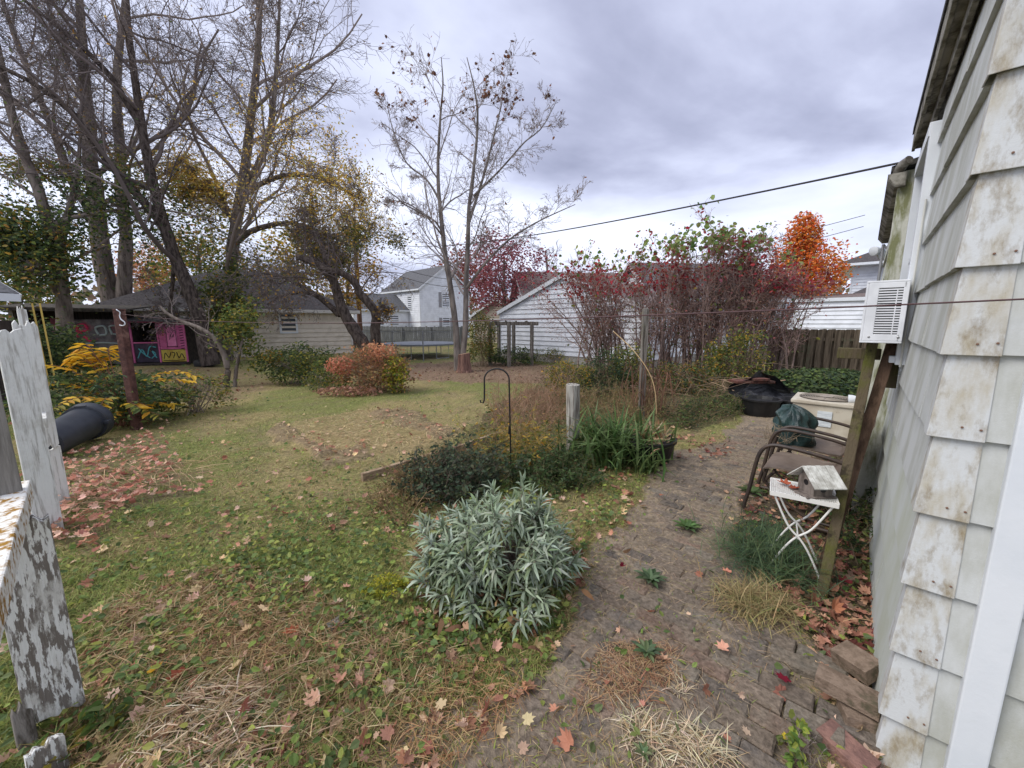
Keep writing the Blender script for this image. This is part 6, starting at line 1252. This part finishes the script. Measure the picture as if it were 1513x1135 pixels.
def litter():
    X, Y, H = scatter_pts(90000, power=1.25); z = zones(X, Y); n = len(X); pt = fbm(X, Y, 1.9, 62, 3); den = np.full(n, .022) * np.clip((pt - .3) * 6, .2, 3); den[z['clover']] *= 2.6; den[z['pile']] = .5; den[z['litter']] = .85; den[z['litter2']] = .26; den[z['bed']] = .07; den[z['mul']] = .3; den[z['wall']] = .28; den[z['bare'] & ~z['path'] & ~z['wall']] = .035; den[z['path']] = .0035; den[z['rb']] = .06; den[z['dryf']] = .05
    pe = G(1000, 660); near = np.hypot(X - pe[0] - .15, Y - pe[1]) < .55; den[near] = .42
    k = rng.uniform(0, 1, n) < den; X, Y, H = X[k], Y[k], H[k]; z = {a: b[k] for a, b in z.items()}; n = len(X); d = np.hypot(X, Y)
    col = pick([S(202, 164, 138), S(184, 136, 112), S(212, 180, 154), S(166, 112, 92), S(192, 148, 124), S(156, 122, 100), S(214, 186, 142)], n, .12); s = z['litter'] | z['litter2']; col[s] = pick([S(142, 112, 94), S(126, 98, 84), S(158, 130, 110), S(110, 84, 72)], s.sum(), .14)
    s = z['pile']; col[s] = pick([S(208, 158, 136), S(192, 136, 114), S(218, 182, 158), S(170, 116, 98), S(198, 148, 124)], s.sum(), .14); s = z['wall'] | (near[k]); col[s] = pick([S(172, 124, 102), S(152, 108, 90), S(192, 148, 122), S(126, 78, 72), S(136, 112, 94)], s.sum(), .14)
    L = rng.uniform(.035, .105, n); dd = unit(n, -.2, .35); up = unit(n, .35, 1); mb = MB(); lift = np.abs(rng.normal(0, .016, n)) + .012; lift[z['pile']] *= 2.4; j = rng.uniform(0, 1, n) < .45; p = np.stack([X, Y, H + lift], 1)
    j = j & (rng.uniform(0, 1, n) < .5); mb.leaves(p[j], dd[j], up[j], L[j], L[j] * rng.uniform(.45, 1, j.sum()), MAPLE, col[j]); mb.leaves(p[~j], dd[~j], up[~j], L[~j], L[~j], MAPLECURL, col[~j])
    tag(mb.build('fallen_leaves', M_DRY), 'scattered pink-tan and brown fallen maple leaves over the yard', 'leaves', None, 'stuff')
litter()
def straw():
    mb = MB()
    def heap(poly, n, L, w, pal, zmax, flow=None, sp=.6):
        lo, hi = poly.min(0), poly.max(0); X = rng.uniform(lo[0], hi[0], n * 3); Y = rng.uniform(lo[1], hi[1], n * 3); k = soft(poly, X, Y, .12); X, Y = X[k][:n], Y[k][:n]; m = len(X); H = gheight(X, Y)
        a = rng.uniform(0, 6.28, m) if flow is None else flow + rng.normal(0, sp, m); d = np.stack([np.cos(a), np.sin(a), rng.normal(.08, .14, m)], 1); mb.leaves(np.stack([X, Y, H + rng.uniform(0.003, zmax, m)], 1), d, np.broadcast_to(A(0, 0, 1), (m, 3)) + rng.normal(0, .3, (m, 3)), L * rng.uniform(.5, 1.4, m), w, BL[1], pick(pal, m, .16))
    tan = [S(190, 164, 124), S(170, 142, 104), S(206, 184, 148), S(150, 122, 90)]
    heap(gpoly((150, 1250), (200, 1100), (260, 1040), (330, 1010), (390, 1040), (380, 1100), (330, 1250)), 900, .16, .0042, [S(196, 176, 146), S(176, 152, 120), S(210, 194, 166), S(160, 136, 106)], .05, .5, .8)
    heap(gpoly((90, 720), (180, 690), (300, 680), (330, 700), (200, 740), (100, 780)), 170, .30, .005, [S(186, 156, 124), S(190, 156, 124), S(150, 116, 92)], .12, .1, .6)
    heap(Z_BED, 1700, .10, .0045, tan, .03); heap(gpoly((230, 960), (300, 890), (420, 900), (520, 960), (420, 990), (300, 1010)), 1500, .10, .0028, [S(150, 122, 84), S(136, 106, 76), S(170, 142, 102)], .05)
    heap(gpoly((560, 1120), (620, 1000), (720, 980), (780, 1010), (720, 1080), (640, 1140)), 650, .085, .0022, [S(170, 134, 94), S(150, 108, 78), S(186, 158, 116)], .05)
    heap(gpoly((840, 1060), (880, 960), (1000, 950), (1010, 1010), (920, 1040)), 900, .08, .002, [S(170, 140, 106), S(150, 112, 86), S(186, 160, 124)], .02)
    heap(Z_DRYFRONT, 5200, .12, .0026, [S(170, 146, 108), S(150, 122, 88), S(188, 166, 130), S(132, 104, 78)], .05)
    heap(Z_BARE, 5200, .07, .0016, [S(186, 164, 132), S(164, 138, 108), S(130, 100, 80)], .02)
    tag(mb.build('dry_grass', M_DRY), 'mats and heaps of dry straw-coloured dead grass', 'dry grass', None, 'stuff')
straw()
# brown seeding weeds, border shrubs
def weedpatch(name, label, poly, n, h, col, leafpal, nl, L=.04, cat='weeds', kind=None, lw=.35):
    lo, hi = poly.min(0), poly.max(0); X = rng.uniform(lo[0], hi[0], n * 4); Y = rng.uniform(lo[1], hi[1], n * 4); k = inpoly(poly, X, Y); X, Y = X[k][:n], Y[k][:n]; m = len(X); c = A(X.mean(), Y.mean(), 0); T = thing(name, label, cat, c)
    if kind: T['kind'] = kind
    K = 7; d = unit(m, .55, 1); Pn = np.zeros((m, K, 3)); Pn[:, 0] = np.stack([X, Y, 0 * X - .02], 1); hh = h * rng.uniform(.45, 1.15, m)
    for j in range(1, K): d = d + rng.normal(0, .13, d.shape); d /= np.linalg.norm(d, axis=1, keepdims=True); Pn[:, j] = Pn[:, j - 1] + d * (hh / (K - 1))[:, None]
    Rn = np.linspace(.0042, .0018, K)[None] * rng.uniform(.7, 1.3, (m, 1)); b = MB(); cc = lambda q: np.array(col)[None] * rng.uniform(.65, 1.25, (q, 1)); b.tubes(Pn, Rn, 4, cc(m)); q, r_ = sprout(Pn, Rn, 5, .3, 1, 38, .38, .05, 4, .15, .7, .0015); b.tubes(q, r_, 3, cc(len(q))); q2, r2 = sprout(q, r_, 3, .3, 1, 40, .5, .0, 3, .15, .7, .0013); b.tubes(q2, r2, 3, cc(len(q2)))
    b.build('stems', M_TWIG, T); 
    if nl:
        cand = np.concatenate([Pn[:, 1:].reshape(-1, 3), q.reshape(-1, 3)]); p = cand[rng.integers(0, len(cand), nl)] + rng.normal(0, .012, (nl, 3)); s = L * rng.uniform(.5, 1.3, nl); MB().leaves(p, unit(nl, -.7, .5), unit(nl, 0, 1), s, s * lw, LEAF, pick(leafpal, nl)).build('foliage', M_LEAF, T)
    return T
weedpatch('brown_weeds', 'stand of brown dried weeds right of the shepherd hook', gpoly((725, 640), (745, 600), (800, 590), (845, 600), (840, 640), (770, 660)), 330, .62, S(154, 124, 100), [S(146, 112, 86), S(128, 98, 76), S(162, 132, 100)] + OCH[:1], 900, .04)
weedpatch('yellow_stalks', 'tall yellow-leaved stalks beside the shepherd hook', gpoly((700, 690), (720, 665), (800, 660), (830, 690), (760, 700)), 80, .62, S(150, 132, 84), YEL + YGR, 900, .055)
weedpatch('border_shrubs', 'dusty dark green low shrubs behind the sage bush', gpoly((600, 745), (640, 700), (720, 690), (740, 720), (680, 760)), 150, .42, S(96, 84, 74), [S(72, 86, 66), S(84, 98, 74), S(60, 74, 58), S(98, 106, 76)], 4200, .045, lw=.55)
weedpatch('beige_seed_weeds', 'straw-brown seeding weeds left of the dusty green shrubs', gpoly((545, 760), (580, 715), (660, 680), (690, 690), (620, 740), (600, 790)), 210, .30, S(140, 116, 86), [S(140, 124, 80), S(110, 110, 66), S(160, 136, 96), S(84, 92, 56)], 2600, .028)
weedpatch('border_greens', 'green leafy plants between the sage bush and the weathered post', gpoly((740, 720), (780, 690), (860, 690), (880, 720), (800, 735)), 130, .32, S(100, 96, 70), [S(72, 92, 54), S(88, 106, 62), S(60, 78, 50)], 3200, .04, lw=.5)
weedpatch('fuzzy_weeds', 'grey-green mixed weeds behind the strappy green clump', gpoly((800, 610), (850, 596), (960, 592), (1000, 615), (940, 640), (860, 640)), 330, .55, S(140, 118, 88), [S(110, 116, 72), S(130, 120, 78), S(84, 96, 62), S(150, 128, 84)], 4200, .045)
weedpatch('path_edge_weeds', 'sprawling green weeds on the far side of the black planter', gpoly((985, 640), (1010, 600), (1080, 590), (1110, 605), (1040, 632)), 260, .34, S(120, 104, 80), GRN + DGR, 3600, .05)
weedpatch('wall_weeds', 'shaded weeds growing against the house wall behind the props', gpoly((1225, 790), (1240, 700), (1275, 690), (1285, 780), (1262, 860)), 120, .34, S(104, 90, 72), DGR + GRN, 1500, .045)
weedpatch('fence_foot_weeds', 'leafy weeds at the foot of the peeling fence board', gpoly((100, 1105), (110, 1085), (150, 1085), (150, 1125)), 14, .16, S(110, 100, 70), [S(72, 96, 52), S(150, 140, 60), S(96, 116, 62)], 130, .05, lw=.6)
def mound(name, label, c, rad, n, pal, L, cat='ground cover plant'):
    c = np.asarray(c, float); u = unit(n, 0, 1); pos = c * A(1, 1, 0) + u * np.array(rad) * rng.uniform(.72, 1.04, (n, 1)); T = thing(name, label, cat, c * A(1, 1, 0)); d = unit(n, -.5, .2) + u * .6; s = L * rng.uniform(.6, 1.3, n); MB().leaves(pos, d, u + unit(n) * .5, s, s * .62, LEAF, pick(pal, n)).build('foliage', M_LEAF, T)
    b = MB(); q = 70; uu = unit(q, .1, 1); t = np.linspace(0, 1, 6)[None, :, None]; root = c * A(1, 1, 0) + np.stack([rng.normal(0, rad[0] * .3, q), rng.normal(0, rad[1] * .3, q), 0 * uu[:, 0] - .02], 1); end = c * A(1, 1, 0) + uu * np.array(rad); Pn = root[:, None] * (1 - t) + end[:, None] * t + rng.normal(0, .03, (q, 6, 3)); b.tubes(Pn, np.full((q, 6), .006), 4, np.repeat(A(*S(92, 76, 62))[None], q, 0)); b.build('stems', M_TWIG, T)
mound('ivy_mound', 'broad mound of dark green ivy before the brown fence', A(7.3, 9.0, 0), (1.9, 1.3, .52), 8500, DGR + GRN[:2] + [S(86, 104, 60)], .085)
mound('ivy_mound', 'narrow ivy hump spilling toward the house wall', A(8.3, 7.6, 0), (.9, .8, .36), 2600, DGR + GRN[:2], .08)
clump('sedum_clump', 'small yellow-green sedum sprawling left of the sage bush', G(572, 876) * A(1, 1, 0) + A(0, 0, .045), (.15, .06, .05), 900, [S(170, 168, 56), S(150, 156, 60), S(190, 182, 72)], .016, 0, cat='plant')
# sky, sun, camera
world = bpy.data.worlds.new('World'); scene.world = world; world.use_nodes = True; nt = world.node_tree; N = nt.nodes; Lk = nt.links
bg = N['Background']; bg.inputs['Strength'].default_value = .1
SUN_EL, SUN_AZ = 48, -55
sky = N.new('ShaderNodeTexSky'); sky.sky_type = 'NISHITA'; sky.sun_disc = False; sky.sun_elevation = R(SUN_EL); sky.sun_rotation = R(254)
tc = N.new('ShaderNodeTexCoord'); sep = N.new('ShaderNodeSeparateXYZ'); Lk.new(tc.outputs['Generated'], sep.inputs[0])
def mth(op, a, b=None, v=None):
    m = N.new('ShaderNodeMath'); m.operation = op
    for i, x in enumerate((a, b)):
        if x is None: continue
        if isinstance(x, (int, float)): m.inputs[i].default_value = x
        else: Lk.new(x, m.inputs[i])
    return m.outputs[0]
zc = mth('ADD', mth('MAXIMUM', sep.outputs['Z'], 0.0), .22); cx = mth('DIVIDE', sep.outputs['X'], zc); cy = mth('DIVIDE', sep.outputs['Y'], zc)
cmb = N.new('ShaderNodeCombineXYZ'); Lk.new(cx, cmb.inputs[0]); Lk.new(cy, cmb.inputs[1]); cmb.inputs[2].default_value = 3.7
def cnoise(sc, det, dist, off, sx=1, sy=1):
    mp = N.new('ShaderNodeMapping'); mp.inputs['Location'].default_value = off; mp.inputs['Scale'].default_value = (sx, sy, 1); Lk.new(cmb.outputs[0], mp.inputs[0]); n = N.new('ShaderNodeTexNoise'); n.inputs['Scale'].default_value = sc; n.inputs['Detail'].default_value = det; n.inputs['Roughness'].default_value = .5; n.inputs['Distortion'].default_value = dist; Lk.new(mp.outputs[0], n.inputs['Vector']); return n.outputs['Fac']
n1 = cnoise(.75, 7, .35, (1.3, .2, 0), .8, 1.25); n2 = cnoise(2.3, 6, .2, (4, 7, 2))
f = mth('ADD', mth('MULTIPLY', n1, .80), mth('MULTIPLY', n2, .22))
cr = N.new('ShaderNodeValToRGB'); Lk.new(f, cr.inputs[0]); e = cr.color_ramp.elements
def lin(r, g, b, k=10.0): return (*[x * k for x in S(r, g, b)], 1)
e[0].position = .30; e[0].color = lin(118, 122, 144); e[1].position = .60; e[1].color = lin(204, 209, 226)
x = e.new(.39); x.color = lin(148, 152, 174); x = e.new(.48); x.color = lin(180, 185, 206)
mix = N.new('ShaderNodeMix'); mix.data_type = 'RGBA'; mix.inputs[0].default_value = .94; Lk.new(sky.outputs[0], mix.inputs[6]); Lk.new(cr.outputs[0], mix.inputs[7]); Lk.new(mix.outputs[2], bg.inputs['Color'])
sl = bpy.data.lights.new('sun', 'SUN'); sl.energy = 1.5; sl.angle = R(35); sl.color = (1, .965, .91); so = bpy.data.objects.new('sun', sl); COL.objects.link(so)
so.rotation_euler = (R(90 - SUN_EL), 0, R(-74))
cam = bpy.data.cameras.new('camera'); co = bpy.data.objects.new('camera', cam); COL.objects.link(co); scene.camera = co
cam.sensor_width = 36; cam.sensor_fit = 'HORIZONTAL'; cam.lens = 36 * FPX / 1513; cam.clip_end = 2000; cam.clip_start = .03
co.location = tuple(CAM); co.rotation_euler = (R(90) - PITCH, 0, 0)
vs = scene.view_settings; vs.view_transform = 'Standard'; vs.look = 'None'; vs.exposure = 0.86; vs.gamma = 1.0; vs.use_curve_mapping = False
scene.cycles.max_bounces = 6; scene.cycles.diffuse_bounces = 3; scene.cycles.transmission_bounces = 3; scene.cycles.use_denoising = True
